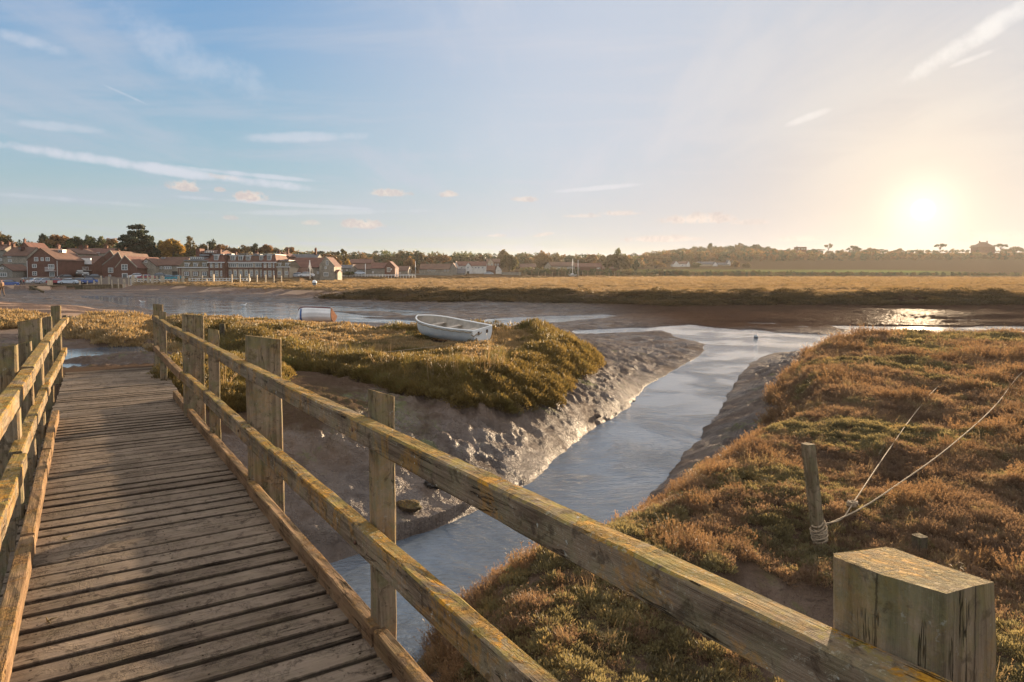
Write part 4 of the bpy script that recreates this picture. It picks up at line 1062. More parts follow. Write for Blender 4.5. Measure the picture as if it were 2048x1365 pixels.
    # gulls on the water
    for (px, py, lb) in ((285, 606, 'white gull floating on the pool nearest the bridge end'), (487, 613, 'grey and white gull floating in the middle of the pool')):
        q = P(px, py, .02); root = empty('gull', q, R(200 if px < 400 else 10), lb, 'bird')
        s = 1.5
        mb = MB(); mb.tube([(-.22*s, 0, .10*s), (-.14*s, 0, .09*s), (0, 0, .07*s), (.12*s, 0, .09*s), (.17*s, 0, .15*s), (.19*s, 0, .20*s), (.235*s, 0, .205*s), (.26*s, 0, .20*s)], [.01, .045*s, .075*s, .06*s, .03*s, .034*s, .028*s, .006], 10); mb.build('body', M_gel, root)
        for sd in (-1, 1):
            mb = MB(); mb.tube([(.08*s, sd*.05*s, .11*s), (-.05*s, sd*.07*s, .115*s), (-.2*s, sd*.03*s, .12*s), (-.28*s, 0, .12*s)], [.02*s, .035*s, .02*s, .004], 8); mb.build('wing', M_grey, root)
        mb = MB(); mb.tube([(.25*s, 0, .2*s), (.30*s, 0, .19*s)], [.01*s, .003], 6); mb.build('beak', M_orange, root)
build_boats(); build_small()
# ------------------------------------------------------------------ village
def brick_mat(name, a, b, sc=1.0, stone=False):
    m, t, bs = newmat(name)
    oc = t.node('ShaderNodeTexCoord').outputs['Object']
    n = t.noise(oc, .6, 5, .6); n2 = t.noise(oc, 4.0, 4, .7)
    if stone:
        vo = t.node('ShaderNodeTexVoronoi'); vo.inputs['Scale'].default_value = 3.5; t.l.new(oc, vo.inputs['Vector'])
        c = t.mix(t.sstep(vo.outputs['Distance'], .1, .6), a, b)
    else:
        c = t.mix(t.sstep(n2, .35, .65), a, b)
    c = t.mix(t.math('MULTIPLY', t.sstep(n, .4, .65), .4), c, tuple(x*.6 for x in a))
    t.put(bs.inputs['Base Color'], c); bs.inputs['Roughness'].default_value = .85; bs.inputs['Specular IOR Level'].default_value = .25
    return m
B_red = brick_mat('red_brick', (.13, .063, .045), (.20, .100, .072))
B_dark = brick_mat('dark_brick', (.11, .045, .035), (.18, .08, .055))
B_flint = brick_mat('flint_stone', (.20, .175, .14), (.34, .30, .235), stone=True)
B_grey = brick_mat('grey_stone', (.17, .155, .13), (.27, .25, .21), stone=True)
B_cream = brick_mat('cream_render', (.42, .35, .26), (.50, .42, .31))
B_white = brick_mat('white_render', (.66, .64, .60), (.74, .72, .67))
def tile_mat(name, a, b):
    m, t, bs = newmat(name)
    oc = t.node('ShaderNodeTexCoord').outputs['Object']
    n = t.noise(oc, .8, 6, .7); w = t.node('ShaderNodeTexWave', wave_type='BANDS', bands_direction='Z'); w.inputs['Scale'].default_value = 3.0; w.inputs['Distortion'].default_value = .6; t.l.new(oc, w.inputs['Vector'])
    c = t.mix(t.sstep(n, .35, .65), a, b); c = t.mix(t.math('MULTIPLY', w.outputs['Fac'], .25), c, tuple(x*.5 for x in a))
    t.put(bs.inputs['Base Color'], c); bs.inputs['Roughness'].default_value = .8; bs.inputs['Specular IOR Level'].default_value = .3
    return m
T_red = tile_mat('pantiles_red', (.10, .042, .032), (.155, .066, .047))
T_brown = tile_mat('pantiles_brown', (.095, .052, .038), (.145, .075, .052))
T_olive = tile_mat('mansard_tiles', (.085, .070, .045), (.13, .10, .06))
T_slate = tile_mat('slates', (.08, .085, .095), (.13, .13, .14))
M_wframe = plain('window_paint', (.72, .71, .68), .5, .06)
M_pane = plain('window_glass', (.10, .115, .125), .08, .1, spec=.9)
M_lead = plain('lead_grey', (.20, .21, .22), .6, .15)
class House:
    def __init__(s, label, d, cx, base, name='house', cat='house'):
        s.d = d; s.cx = cx; s.k = d/FPX; b = D(cx, base, d); s.z0 = b.z; s.base = base
        s.root = empty(name, b, 0, label, cat)
    def x(s, px): return (px-s.cx)*s.k
    def z(s, py): return (s.base-py)*s.k
    def part(s, mb, name, mat, parent=None): return mb.build(name, mat, parent or s.root)
    def gable(s, x0, x1, eave, ridge, depth, wm, rm, apx=None, y0=0.0, drop=3.5, over=.25, coping=None):
        """gable end faces the water, roof runs back"""
        a, b = s.x(x0), s.x(x1); m = s.x(apx) if apx else (a+b)/2; e = s.z(eave); r = s.z(ridge); y1 = y0+depth
        mb = MB(); f = [(a, y0, -drop), (b, y0, -drop), (b, y0, e), (m, y0, r), (a, y0, e)]; g = [(p[0], y1, p[2]) for p in f]
        mb.poly(f); mb.poly(g[::-1]); mb.poly([f[0], f[4], g[4], g[0]]); mb.poly([f[1], g[1], g[2], f[2]]); s.part(mb, 'wall', wm)
        mb = MB(); t = .16
        for (ex, sx) in ((a, -1), (b, 1)):
            dx, dz = ex-m, e-r; n = math.hypot(dx, dz); ox, oz = ex+dx/n*over, e+dz/n*over
            y_0 = y0-(.12 if not coping else -.12)
            P0 = [(m, y_0, r+.03), (ox, y_0, oz+.03), (ox, y_0, oz+t+.03), (m, y_0, r+t+.05)]; P1 = [(p[0], y1+.1, p[2]) for p in P0]
            for q in range(4): mb.poly([P0[q], P0[(q+1) % 4], P1[(q+1) % 4], P1[q]])
            mb.poly(P0[::-1]); mb.poly(P1)
        o = s.part(mb, 'roof', rm)
        if coping:
            mb = MB()
            for ex in (a, b):
                mb.poly([(m, y0-.06, r+.02), (ex, y0-.06, e+.0), (ex, y0-.06, e+.35), (m, y0-.06, r+.40)]); mb.poly([(m, y0+.2, r+.02), (ex, y0+.2, e+.0), (ex, y0+.2, e+.35), (m, y0+.2, r+.40)][::-1])
                mb.poly([(m, y0-.06, r+.40), (ex, y0-.06, e+.35), (ex, y0+.2, e+.35), (m, y0+.2, r+.40)])
            s.part(mb, 'coping', coping)
        return o
    def side(s, x0, x1, eave, ridge, depth, wm, rm, y0=0.0, drop=3.5, over=.25, hip=0.0):
        """long side faces the water"""
        a, b = s.x(x0), s.x(x1); e = s.z(eave); r = s.z(ridge); y1 = y0+depth; ym = (y0+y1)/2
        mb = MB()
        mb.poly([(a, y0, -drop), (b, y0, -drop), (b, y0, e), (a, y0, e)]); mb.poly([(a, y1, -drop), (a, y1, e), (b, y1, e), (b, y1, -drop)])
        for x, fl in ((a, 0), (b, 1)):
            p = [(x, y0, -drop), (x, y0, e), (x, ym, r if not hip else e), (x, y1, e), (x, y1, -drop)]; mb.poly(p if not fl else p[::-1])
        s.part(mb, 'wall', wm)
        mb = MB(); t = .14; g = (ym-y0); sl = (r-e)/g; h = hip*(b-a)
        if h == 0:
            for sg in (1, -1):
                yo = y0-over if sg > 0 else y1+over; zo = e-sl*over
                q = [(a-.1, yo, zo+.02), (b+.1, yo, zo+.02), (b+.1, ym, r+.02), (a-.1, ym, r+.02)]; w = [(p[0], p[1], p[2]+t) for p in q]
                if sg < 0: q = q[::-1]; w = w[::-1]
                mb.poly(w); mb.poly(q[::-1])
                for i in range(4): mb.poly([q[i], q[(i+1) % 4], w[(i+1) % 4], w[i]])
        else:
            A, B, C_, D_ = (a-.2, y0-over, e), (b+.2, y0-over, e), (b+.2, y1+over, e), (a-.2, y1+over, e); E_, F_ = (a+h, ym, r), (b-h, ym, r)
            mb.poly([A, B, F_, E_]); mb.poly([B, C_, F_]); mb.poly([C_, D_, E_, F_]); mb.poly([D_, A, E_]); mb.poly([A, D_, C_, B])
        return s.part(mb, 'roof', rm)
    def box(s, x0, x1, y_top, y_bot, ya, yb, name, mat, parent=None):
        mb = MB(); mb.box((s.x(x0), ya, s.z(y_bot)), (s.x(x1), yb, s.z(y_top))); return s.part(mb, name, mat, parent)
    def win(s, cx, cy, w, h, y=0.0, bars=(1, 1), frame=M_wframe, fw=.11, name='window'):
        """white framed window standing 3 cm proud; pane is a sub-part"""
        x, z, w, h = s.x(cx), s.z(cy), w*s.k, h*s.k
        mb = MB(); y0 = y-.07; y1 = y+.05
        mb.box((x-w/2, y0, z-h/2), (x-w/2+fw, y1, z+h/2)); mb.box((x+w/2-fw, y0, z-h/2), (x+w/2, y1, z+h/2))
        mb.box((x-w/2+fw, y0, z-h/2), (x+w/2-fw, y1, z-h/2+fw)); mb.box((x-w/2+fw, y0, z+h/2-fw), (x+w/2-fw, y1, z+h/2))
        for i in range(bars[0]):
            q = x-w/2+w*(i+1)/(bars[0]+1); mb.box((q-.035, y0+.01, z-h/2+fw), (q+.035, y1, z+h/2-fw))
        for i in range(bars[1]):
            q = z-h/2+h*(i+1)/(bars[1]+1); mb.box((x-w/2+fw, y0+.014, q-.03), (x+w/2-fw, y1-.004, q+.03))
        o = s.part(mb, name, frame)
        mb = MB(); mb.box((x-w/2+fw*.9, y-.035, z-h/2+fw*.9), (x+w/2-fw*.9, y+.04, z+h/2-fw*.9)); mb.build('pane', M_pane, o)
        return o
    def door(s, cx, top, w, y=0.0, mat=None):
        mb = MB(); x = s.x(cx); w = w*s.k; mb.box((x-w/2, y-.06, 0), (x+w/2, y+.05, s.z(top)))
        o = s.part(mb, 'door', mat or M_dark); mb = MB(); mb.box((x+w*.32, y-.10, s.z(top)*.5), (x+w*.38, y-.06, s.z(top)*.5+.12)); mb.build('handle', M_lead, o); return o
    def chimney(s, px, top, bot, w=4.5, y=3.0, mat=None, pots=2, parent=None):
        x = s.x(px); w = w*s.k; mb = MB(); zt = s.z(top); mb.box((x-w/2, y-.35, s.z(bot)), (x+w/2, y+.35, zt-.25)); mb.box((x-w/2-.08, y-.43, zt-.25), (x+w/2+.08, y+.43, zt-.05))
        o = s.part(mb, 'chimney', mat or B_red, parent)
        for i in range(pots):
            mb = MB(); q = x-w/2+w*(i+.5)/pots; mb.tube([(q, y, zt-.05), (q, y, zt+.35)], .13, 8)
            if parent is None: mb.build('pot', T_red, o)
    def dormer(s, cx, cy, w, h, y, mat=None, roofm=None):
        x = s.x(cx); w = w*s.k; h = h*s.k; z = s.z(cy); mb = MB()
        mb.box((x-w/2, y-.1, z-h/2), (x+w/2, y+1.4, z+h/2)); mb.box((x-w/2-.1, y-.22, z+h/2), (x+w/2+.1, y+1.5, z+h/2+.12))
        o = s.part(mb, 'dormer', mat or M_wframe)
        mb = MB(); mb.box((x-w/2+.12, y-.14, z-h/2+.12), (x-.05, y-.06, z+h/2-.1)); mb.box((x+.05, y-.14, z-h/2+.12), (x+w/2-.12, y-.06, z+h/2-.1)); mb.build('pane', M_pane, o)
def mansard(s, x0, x1, eave, top, depth, wm, rm, y0=0.0, inx=4.0, iny=1.6, cap=True, drop=3.5):
    a, b = s.x(x0), s.x(x1); e, r = s.z(eave), s.z(top); y1 = y0+depth
    mb = MB(); mb.box((a, y0, -drop), (b, y1, e)); s.part(mb, 'wall', wm)
    i = inx*s.k; L0 = [(a-.2, y0-.2, e), (b+.2, y0-.2, e), (b+.2, y1, e), (a-.2, y1, e)]; L1 = [(a+i, y0+iny, r), (b-i, y0+iny, r), (b-i, y1-iny, r), (a+i, y1-iny, r)]
    mb = MB(); mb.poly(L1)
    for q in range(4): mb.poly([L0[q], L0[(q+1) % 4], L1[(q+1) % 4], L1[q]])
    o = s.part(mb, 'roof', rm)
    if cap:
        mb = MB(); mb.box((a+i-.15, y0+iny-.15, r+.003), (b-i+.15, y1-iny+.15, r+.22)); s.part(mb, 'parapet', M_lead)
    mb = MB(); mb.box((a-.28, y0-.28, e-.16), (b+.28, y0-.003, e+.05)); s.part(mb, 'cornice', M_wframe)
def build_town():
    H = House
    # --- left edge
    h = H('low grey stone shed with a rounded gable and white window board at the left edge', 176, 8, 561, 'stone_shed', 'shed')
    h.gable(-18, 25, 542, 530, 7, B_grey, T_brown, 6); h.win(6, 550, 17, 8, bars=(3, 0)); h.win(5, 537, 6, 4, bars=(0, 0))
    h = H('long stone house with big brown pantile roof and shrub, behind the stone shed', 196, 30, 545)
    h.side(8, 56, 512, 495, 8, B_flint, T_brown); h.win(20, 514, 7, 3); h.win(21, 522, 7, 5); h.dormer(34, 497, 6, 5, 1.5, T_red); h.chimney(8, 487, 497, 5, 4)
    h = H('stone house with brown roof cut off by the left edge of the view', 198, -15, 545)
    h.side(-40, 8, 501, 489, 8, B_grey, T_brown); h.win(2, 520, 6, 5); h.chimney(-10, 484, 492); h.chimney(5, 484, 492, 4)
    h = H('tall red roofed house with slender brick chimney, high behind the long stone house', 214, 54, 530)
    h.gable(40, 62, 498, 486, 9, B_red, T_red, 50); h.chimney(42, 478, 495, 3.0, 2, pots=1)
    w = H('old rubble stone garden wall with dark archway left of the red gable house', 184, 40, 553, 'stone_wall', 'wall')
    w.box(24, 55, 527, 575, 0, .5, 'wall', B_grey); w.box(33, 41, 536, 553, -.06, .1, 'archway', M_dark); w.box(24, 55, 526, 527, -.06, .56, 'coping', B_flint)
    # --- the red brick gable house
    h = H('tall red brick gable house with balcony and white framed windows facing the quay', 180, 85, 560, 'brick_house')
    h.gable(56, 115, 521, 498, 12, B_red, T_brown, 83); h.box(58, 108, 554.5, 560, -.10, .0, 'plinth', B_cream)
    for (x, y, w_, h_) in ((74, 519, 8, 8), (86, 519, 5.5, 7), (97, 519, 8, 7.5), (70, 532.5, 9, 7.5), (70, 547.5, 9, 8)): h.win(x, y, w_, h_)
    h.win(103.5, 534, 12, 10, bars=(2, 0)); h.win(104.5, 549, 10, 9, bars=(2, 0))
    mb = MB()
    for i in range(9): mb.box((h.x(96)+i*(h.x(112)-h.x(96))/8-.03, -1.0, h.z(542)), (h.x(96)+i*(h.x(112)-h.x(96))/8+.03, -.94, h.z(535.5)))
    mb.box((h.x(96)-.05, -1.05, h.z(542)-.12), (h.x(112)+.05, -.003, h.z(542)-.003)); mb.box((h.x(96)-.05, -1.03, h.z(535.5)), (h.x(112)+.05, -.9, h.z(535.5)+.09)); h.part(mb, 'balcony', M_wframe)
    h.dormer(68, 501, 8, 5, 5.5); h.dormer(96, 502, 8, 5, 5.5); h.chimney(78, 489, 500, 5, 8, pots=2)
    h.box(55.4, 56.0, 522, 560, -.1, 0, 'drainpipe', M_wframe); h.box(115.2, 115.8, 522, 560, -.1, 0, 'drainpipe', M_wframe)
    # --- up the street
    h = H('grey stone gable house with a wide white window, up the street beside the brick house', 206, 138, 532)
    h.gable(124, 156, 508, 498, 10, B_flint, T_brown, 137); h.win(135.5, 505, 6, 5); h.win(145, 514.5, 13, 6.5, bars=(3, 0)); h.win(131, 514, 3, 4); h.win(136, 525.5, 7, 8); h.chimney(138, 491, 499, 6, 6)
    h.side(112, 124, 511, 497, 8, B_grey, T_brown, y0=1.5)
    h = H('house end with a bright white painted gable verge above the street', 216, 112, 536)
    h.gable(96, 126, 512, 496, 8, B_white, T_red, 126); h.chimney(98, 489, 500, 5, 5, B_red)
    h = H('long low terrace with dark red roof stretching behind the gables', 232, 190, 522, 'terrace', 'house')
    h.side(140, 238, 507, 497, 9, B_grey, T_red)
    for x in (157, 198, 233): h.chimney(x, 491, 499, 5, 4.5)
    h.win(197, 507, 6, 3.5, y=0)
    # --- white panel house with outside stair
    h = H('house with white boarded upper storey and an outside stair, left of the triple gables', 192, 172, 552)
    h.side(147, 186, 530, 513, 9, B_red, T_brown); h.box(159, 184, 517, 529, -.5, -.003, 'white_panel', M_wframe)
    h.win(163, 522, 4, 8, y=-.5, bars=(0, 0)); h.win(169, 522, 4, 8, y=-.5, bars=(0, 0))
    mb = MB()
    for i in range(9): a = h.x(160)+i*.42; mb.box((a, -1.6, h.z(541)), (a+.05, -1.54, h.z(535)))
    mb.box((h.x(160), -1.62, h.z(535)), (h.x(184), -1.52, h.z(534.4))); mb.box((h.x(160), -1.62, h.z(541.5)), (h.x(184), -.01, h.z(541)))
    for i in range(10): q = i/9; mb.box((h.x(162+12*q)-.12, -1.5, h.z(530+10*q)-.05), (h.x(162+12*q)+.16, -.7, h.z(530+10*q)+.05))
    h.part(mb, 'outside_stair', M_wframe)
    # --- three brick gables side by side
    h = H('red brick gable with tall white windows, rightmost and nearest of three parallel roofs', 181, 253, 561, 'brick_house')
    h.gable(231, 275, 537, 514, 17, B_red, T_red, 251, coping=B_flint); h.win(250, 535, 12, 11.5, bars=(1, 1)); h.win(250, 552.5, 11, 11, bars=(0, 0), fw=.16)
    h = H('brick house with moss brown roof, middle of three parallel roofs', 190, 225, 560, 'brick_house')
    h.gable(205, 250, 532, 507, 15, B_red, T_brown, 238, coping=B_grey); h.win(222, 541, 10, 10, bars=(2, 1)); h.win(220, 553, 5, 6)
    h = H('brick house with dark patched roof, leftmost of three parallel roofs', 199, 205, 560, 'brick_house')
    h.gable(186, 240, 530, 503, 13, B_dark, T_brown, 222, coping=B_grey)
    for x in (193, 198, 203, 208, 213): h.win(x, 538, 2.8, 7, bars=(0, 1))
    for x in (204, 211): h.win(x, 549, 5, 6); 
    h.door(196, 547, 4); h.chimney(215, 499, 508, 4, 6)
    # --- grey gable and long barn
    h = H('plain grey stone gable house between the brick gable and the long brown barn', 186, 295, 556)
    h.gable(278, 312, 532, 518, 11, B_flint, T_brown, 294); h.win(293, 524, 5, 4, bars=(0, 0)); h.box(305, 312, 514, 520, 5, 5.6, 'vent', M_lead); h.win(284, 538, 5, 5)
    h = H('small grey lean-to house with one white window right of the red gable', 190, 270, 556)
    h.side(262, 282, 536, 524, 6, B_grey, T_brown); h.win(271, 537, 4, 5)
    h = H('long barn with plain brown pantile roof left of the hotel', 188, 337, 555, 'barn', 'barn')
    h.side(308, 368, 531, 515, 8, B_flint, T_brown)
    for x in (315, 319, 323, 330, 334, 338, 342): h.win(x, 536, 3.3, 5.5, bars=(0, 0))
    h.door(350, 543, 10)
    # --- hotel
    h = H('long cream and red brick quayside hotel with mansard roofs and rows of white windows', 180, 465, 557.5, 'hotel', 'hotel')
    mansard(h, 357, 420, 535, 522, 10, B_cream, T_olive, y0=0, inx=7)
    h.side(364, 418, 522, 516.5, 7, B_cream, T_red, y0=1.7, hip=.16)
    for x in (374, 391.5, 409.5): h.dormer(x, 531, 7.4, 8, 0.1)
    for x in (374, 391.5, 409.5):
        h.box(x-6.2, x+6.2, 543, 553, -.06, 0, 'brick_surround', B_red); h.win(x, 548, 9.5, 8, y=-.05)
    mb = MB(); mb.box((h.x(357), -.1, h.z(537.3)), (h.x(419.5), -.003, h.z(535.8))); h.part(mb, 'band', B_red)
    for x in (357, 361.5): h.box(x, x+1.6, 537, 557, -.12, 0, 'pilaster', B_red)
    # pavilion left, middle range, pavilion right
    def pav(x0, x1, wins, dors, rt=510):
        mansard(h, x0, x1, 525, rt, 11, B_cream, T_red, y0=-.5, inx=4.5, iny=1.3)
        for xa, xb in ((x0, x0+2.6), (x1-2.6, x1)): h.box(xa, xb, 525, 557.5, -.66, -.5, 'pilaster', B_red)
        h.box(x0+2.6, x1-2.6, 536.5, 541, -.62, -.5, 'brick_band', B_red); h.box(x0+2.6, x1-2.6, 525.5, 527, -.62, -.5, 'brick_band', B_red)
        for (x, w_) in wins:
            h.box(x-w_/2-2.1, x-w_/2-.5, 527, 557, -.6, -.5, 'pilaster', B_red)
            h.win(x, 531.5, w_, 8.5, y=-.5, bars=(1, 1)); h.win(x, 547.5, w_, 10, y=-.5, bars=(1, 1))
        for x in dors: h.dormer(x, 516, 8, 10, -.2)
    pav(419.5, 449.5, ((424.5, 4.2), (435.2, 6), (445, 4)), (434,), 510)
    h.box(449.5, 455.5, 525, 557.5, -.3, 1.0, 'brick_pier', B_red)
    mansard(h, 455, 526, 525, 511.5, 9, B_cream, T_brown, y0=.6, inx=0, iny=1.2)
    for (x, w_) in ((464, 16), (490, 30), (516.5, 15)): h.win(x, 531.2, w_, 7.6, y=.55, bars=(max(1, int(w_/5)), 0))
    h.box(455, 526, 536, 538.5, .5, .6, 'brick_band', B_red); h.box(455, 526, 525.3, 526.6, .5, .6, 'brick_band', B_red)
    for i, x in enumerate((459, 469.5, 480.5, 491.5, 502, 512.5, 522.5)):
        h.win(x, 547, 5.2, 10, y=.55, bars=(1, 1)); h.box(x+3.6, x+5.0, 538, 557.5, .5, .6, 'pilaster', B_red)
    for (x, w_) in ((464, 9), (479.5, 8.5), (494.5, 8.5), (521, 7)): h.dormer(x, 517, w_, 9, .9)
    pav(526, 553.5, ((531.5, 4), (541, 5.5), (549.5, 3.6)), (539.5,), 510)
    mansard(h, 553.5, 579, 534, 522, 9, B_cream, T_olive, y0=-.2, inx=5); h.side(556, 574, 522, 518, 6, B_cream, T_red, y0=1.2, hip=.3)
    for x in (559.5, 574): h.dormer(x, 531, 5.5, 7.5, 0); h.win(x, 546.5, 6.5, 7.5, y=-.2)
    for x in (553.6, 566, 577.4): h.box(x, x+1.6, 534, 557.5, -.3, -.2, 'pilaster', B_red)
    # the tall glazed range on the roof behind
    h.box(372, 380, 496, 520, 6.0, 9, 'brick_tower', B_dark); h.side(380, 420, 506, 499, 8, B_dark, T_brown, y0=7)
    for i in range(5): h.win(389+i*3.6, 503.5, 3, 5.5, y=6.95, bars=(0, 0), fw=.06)
    h.box(370, 398, 513.5, 519.5, 3.0, 6, 'roof_lantern', M_lead)
    for i in range(7): h.win(372+i*4, 516.5, 3, 4.5, y=2.95, bars=(0, 0), fw=.06)
    h.box(386, 398, 508, 511.5, 4, 6.5, 'glass_canopy', M_lead); h.chimney(422.5, 497.5, 511, 3.5, 6, pots=1); h.chimney(416, 501, 512, 4, 7, B_dark)
    for x in (450, 494, 540): h.chimney(x, 503.5, 511, 5.5, 7, B_dark, pots=3)
    h.box(445, 455, 507, 510.5, 3, 5, 'plant_housing', M_lead); h.box(500, 513, 508.5, 510.5, 3, 5, 'plant_housing', M_lead)
    mb = MB()
    for x in range(468, 540, 6): mb.box((h.x(x)-.03, 3, h.z(511)), (h.x(x)+.03, 3.06, h.z(506.5)))
    mb.box((h.x(468), 3.0, h.z(507)), (h.x(536), 3.06, h.z(506.5))); h.part(mb, 'roof_railing', M_lead)
    # --- behind and right of the hotel
    h = H('small brick house with bright chimney peeping over the right end of the hotel', 215, 560, 540)
    h.gable(556, 578, 514, 506, 8, B_red, T_red, 563); h.chimney(554, 501, 514, 3, 2); h.chimney(570, 497, 512, 4, 3, B_dark)
    h = H('dark slate roofed hall with a single stack between the hotel and the red barn', 220, 602, 540)
    h.side(572, 632, 520, 509, 9, B_grey, T_slate); h.chimney(625, 497, 511, 3.6, 4, B_dark); h.chimney(574, 508, 522, 3, 0)
    h = H('large barn with sweeping red roof and flint gable end with white hatch', 190, 628, 553, 'barn', 'barn')
    h.side(580, 652, 535, 516, 10, B_flint, T_red, y0=0); 
    h.gable(642, 671, 533, 516, 8, B_flint, T_red, 655, y0=-1.5, coping=B_flint); h.win(657.5, 526.5, 4.5, 9, y=-1.5, bars=(0, 1)); h.win(654.5, 536, 3.5, 5, y=-1.5, bars=(0, 1)); h.win(655, 549, 9, 8, y=-1.5, bars=(2, 0))
    h.side(582, 620, 545, 537, 4, B_dark, T_brown, y0=-3.6); h.side(671, 677, 546, 541, 5, B_flint, T_red, y0=-1); h.win(636, 546, 4, 5)
    # --- houses towards the centre
    h = H('low grey stone cottage half hidden by trees right of the big barn', 245, 690, 551, 'cottage', 'cottage')
    h.side(675, 702, 537, 531, 7, B_grey, T_slate); h.win(684, 541, 3, 3); h.win(694, 541, 3, 3)
    h = H('low range of farm sheds with red roof left of the pink brick gable', 250, 735, 553, 'farm_range', 'barn')
    h.gable(697, 716, 540, 530, 12, B_grey, T_brown, 705); h.side(708, 744, 539, 530, 8, B_grey, T_brown, y0=.5); h.box(711, 727, 543, 551, .2, .5, 'cart_door', M_dark)
    h = H('pink brick gable cottage with one tall white window, facing the marsh', 244, 775, 553, 'cottage', 'cottage')
    h.side(740, 775, 537, 526, 8, B_grey, T_red, y0=1.0); h.gable(769.5, 790, 536, 524, 8, B_red, T_red, 778, coping=B_red); h.win(777.5, 540, 6.5, 9, bars=(1, 0)); h.win(745, 545, 2.5, 4, y=1.0); h.win(783, 539, 2, 3)
    h = H('broad red roofed house behind the sheds and below the blue roofed villa', 300, 725, 538)
    h.side(697, 742, 527, 519, 10, B_red, T_red)
    h = H('low brown roofed bungalow right of the pink gable cottage', 262, 803, 551, 'cottage', 'cottage')
    h.side(788, 816, 542, 533, 8, B_grey, T_brown); h.win(800, 546, 3, 3)
    h = H('blue roofed villa with pale glazed front high among the dark trees', 420, 757, 524)
    h.side(741, 766, 517, 511.5, 9, B_white, T_slate, hip=.2)
    for x in (748, 755, 761): h.win(x, 519.5, 3.6, 3, bars=(0, 0))
    h = H('long flint farmhouse with brown roof left of the white houses', 290, 875, 551, 'farmhouse', 'house')
    h.side(839, 905, 539, 528.5, 9, B_flint, T_brown); h.gable(900, 913, 537, 527, 9, B_grey, T_brown, 906, y0=-.6); h.side(913, 930, 547, 538, 6, B_grey, T_slate)
    for x in (857, 863, 869, 890, 896): h.win(x, 541, 3.2, 3.2, bars=(0, 0))
    h = H('garden wall of dark stone in front of the long flint farmhouse', 280, 850, 553, 'garden_wall', 'wall'); h.box(818, 905, 547.5, 560, 0, .4, 'wall', B_grey)
    h = H('pair of white rendered houses with twin pointed gables and red roof', 310, 942, 549, 'white_house')
    h.side(914, 972, 532, 523.5, 9, B_white, T_red, y0=1.5); h.gable(909, 918, 534, 524, 8, B_white, T_red, 911.5); h.gable(928.5, 945, 536, 526, 8, B_white, T_red, 936.5); h.win(936, 535.5, 3.5, 4); h.door(936, 543, 5)
    for x in (923, 951, 957, 965): h.win(x, 536, 4, 3, y=1.5, bars=(1, 0))
    h = H('red brick house with many windows high above the white houses', 380, 985, 538)
    h.side(972, 1000, 525, 518, 9, B_red, T_brown); h.gable(975, 987, 525, 518, 8, B_cream, T_brown, 981, y0=-1)
    for x in (978, 984, 991, 996): h.win(x, 530, 3, 4, y=-1.0 if x < 988 else 0)
    h = H('narrow white gable cottage beside the big round tree', 312, 997, 550, 'cottage', 'cottage')
    h.gable(991.5, 1003, 540, 531, 8, B_white, T_brown, 995); h.side(968, 990, 541, 532, 7, B_red, T_red, y0=1); h.win(997, 542, 2.2, 3)
    h = H('dark stone boundary wall right of the big round tree', 300, 1020, 551, 'garden_wall', 'wall'); h.box(1003, 1042, 545, 556, 0, .4, 'wall', B_grey)
    h = H('half hidden dark red roof between the round tree and the long barns', 345, 1055, 546)
    h.side(1040, 1072, 535, 528, 9, B_dark, T_brown)
    h = H('long marsh barn with grey gable at its left end and small white doors', 350, 1120, 541, 'barn', 'barn')
    h.side(1100, 1150, 532.5, 524.5, 9, B_flint, T_brown, y0=.6); h.gable(1089, 1104, 534, 525, 9, B_flint, T_brown, 1096)
    for x in (1118, 1136, 1142): h.win(x, 536.5, 4, 2.5, y=.6, bars=(0, 0))
    h = H('low dark red roofed barn adjoining the right end of the long marsh barn', 352, 1176, 541, 'barn', 'barn')
    h.side(1150, 1204, 534.5, 527, 9, B_dark, T_red); h.win(1197, 537, 7, 2.5, bars=(1, 0)); h.win(1158, 537, 3, 2, bars=(0, 0))
    h = H('low brown sheds by the green pasture, right of the barns', 360, 1222, 543, 'shed', 'shed'); h.side(1205, 1240, 538, 533.5, 6, B_dark, T_brown)
    h = H('white house with two small gables below the wooded hill', 470, 1363, 536, 'white_house')
    h.side(1350, 1378, 528, 523.5, 9, B_white, T_brown, y0=1); h.gable(1347, 1359, 529, 522.5, 8, B_white, T_brown, 1352); h.gable(1373, 1380, 529, 523, 8, B_white, T_brown, 1377); h.win(1366, 531, 2.5, 2.5, y=1)
    h = H('white gable cottage with a grey roof right of the first white house', 480, 1423, 535, 'cottage', 'cottage')
    h.side(1398, 1428, 529, 524, 8, B_cream, T_slate, y0=1); h.gable(1426, 1435, 530, 524.5, 8, B_white, T_slate, 1430.5)
    h = H('low pale cottage in trees, rightmost of the hamlet below the hill', 490, 1445, 535, 'cottage', 'cottage')
    h.side(1434, 1459, 530, 526, 8, B_cream, T_slate); h.gable(1456, 1462, 526, 520.5, 6, B_white, T_slate, 1459, y0=1); h.win(1448, 532, 3, 2)
    h = H('dark flat roofed house with a lower wing on the skyline of the hill', 700, 1602, 504)
    mb = MB(); mb.box((h.x(1594.5), 0, -3), (h.x(1613), 8, h.z(495))); mb.box((h.x(1569), 1, -3), (h.x(1594), 7, h.z(501))); h.part(mb, 'wall', B_dark)
    mb = MB(); mb.box((h.x(1594)-.2, -.3, h.z(495)+.003), (h.x(1613.5), 8.3, h.z(494.4))); mb.box((h.x(1568.5), .7, h.z(501)+.003), (h.x(1594)-.22, 7.3, h.z(500.5))); h.part(mb, 'roof', T_slate)
    for x in (1598, 1604, 1609): h.win(x, 498.5, 3, 2.6)
    h.chimney(1597, 493, 495, 1.4, 4)
    h = H('dark villa with hipped roof and chimney on the skyline right of the sun', 760, 1974, 500)
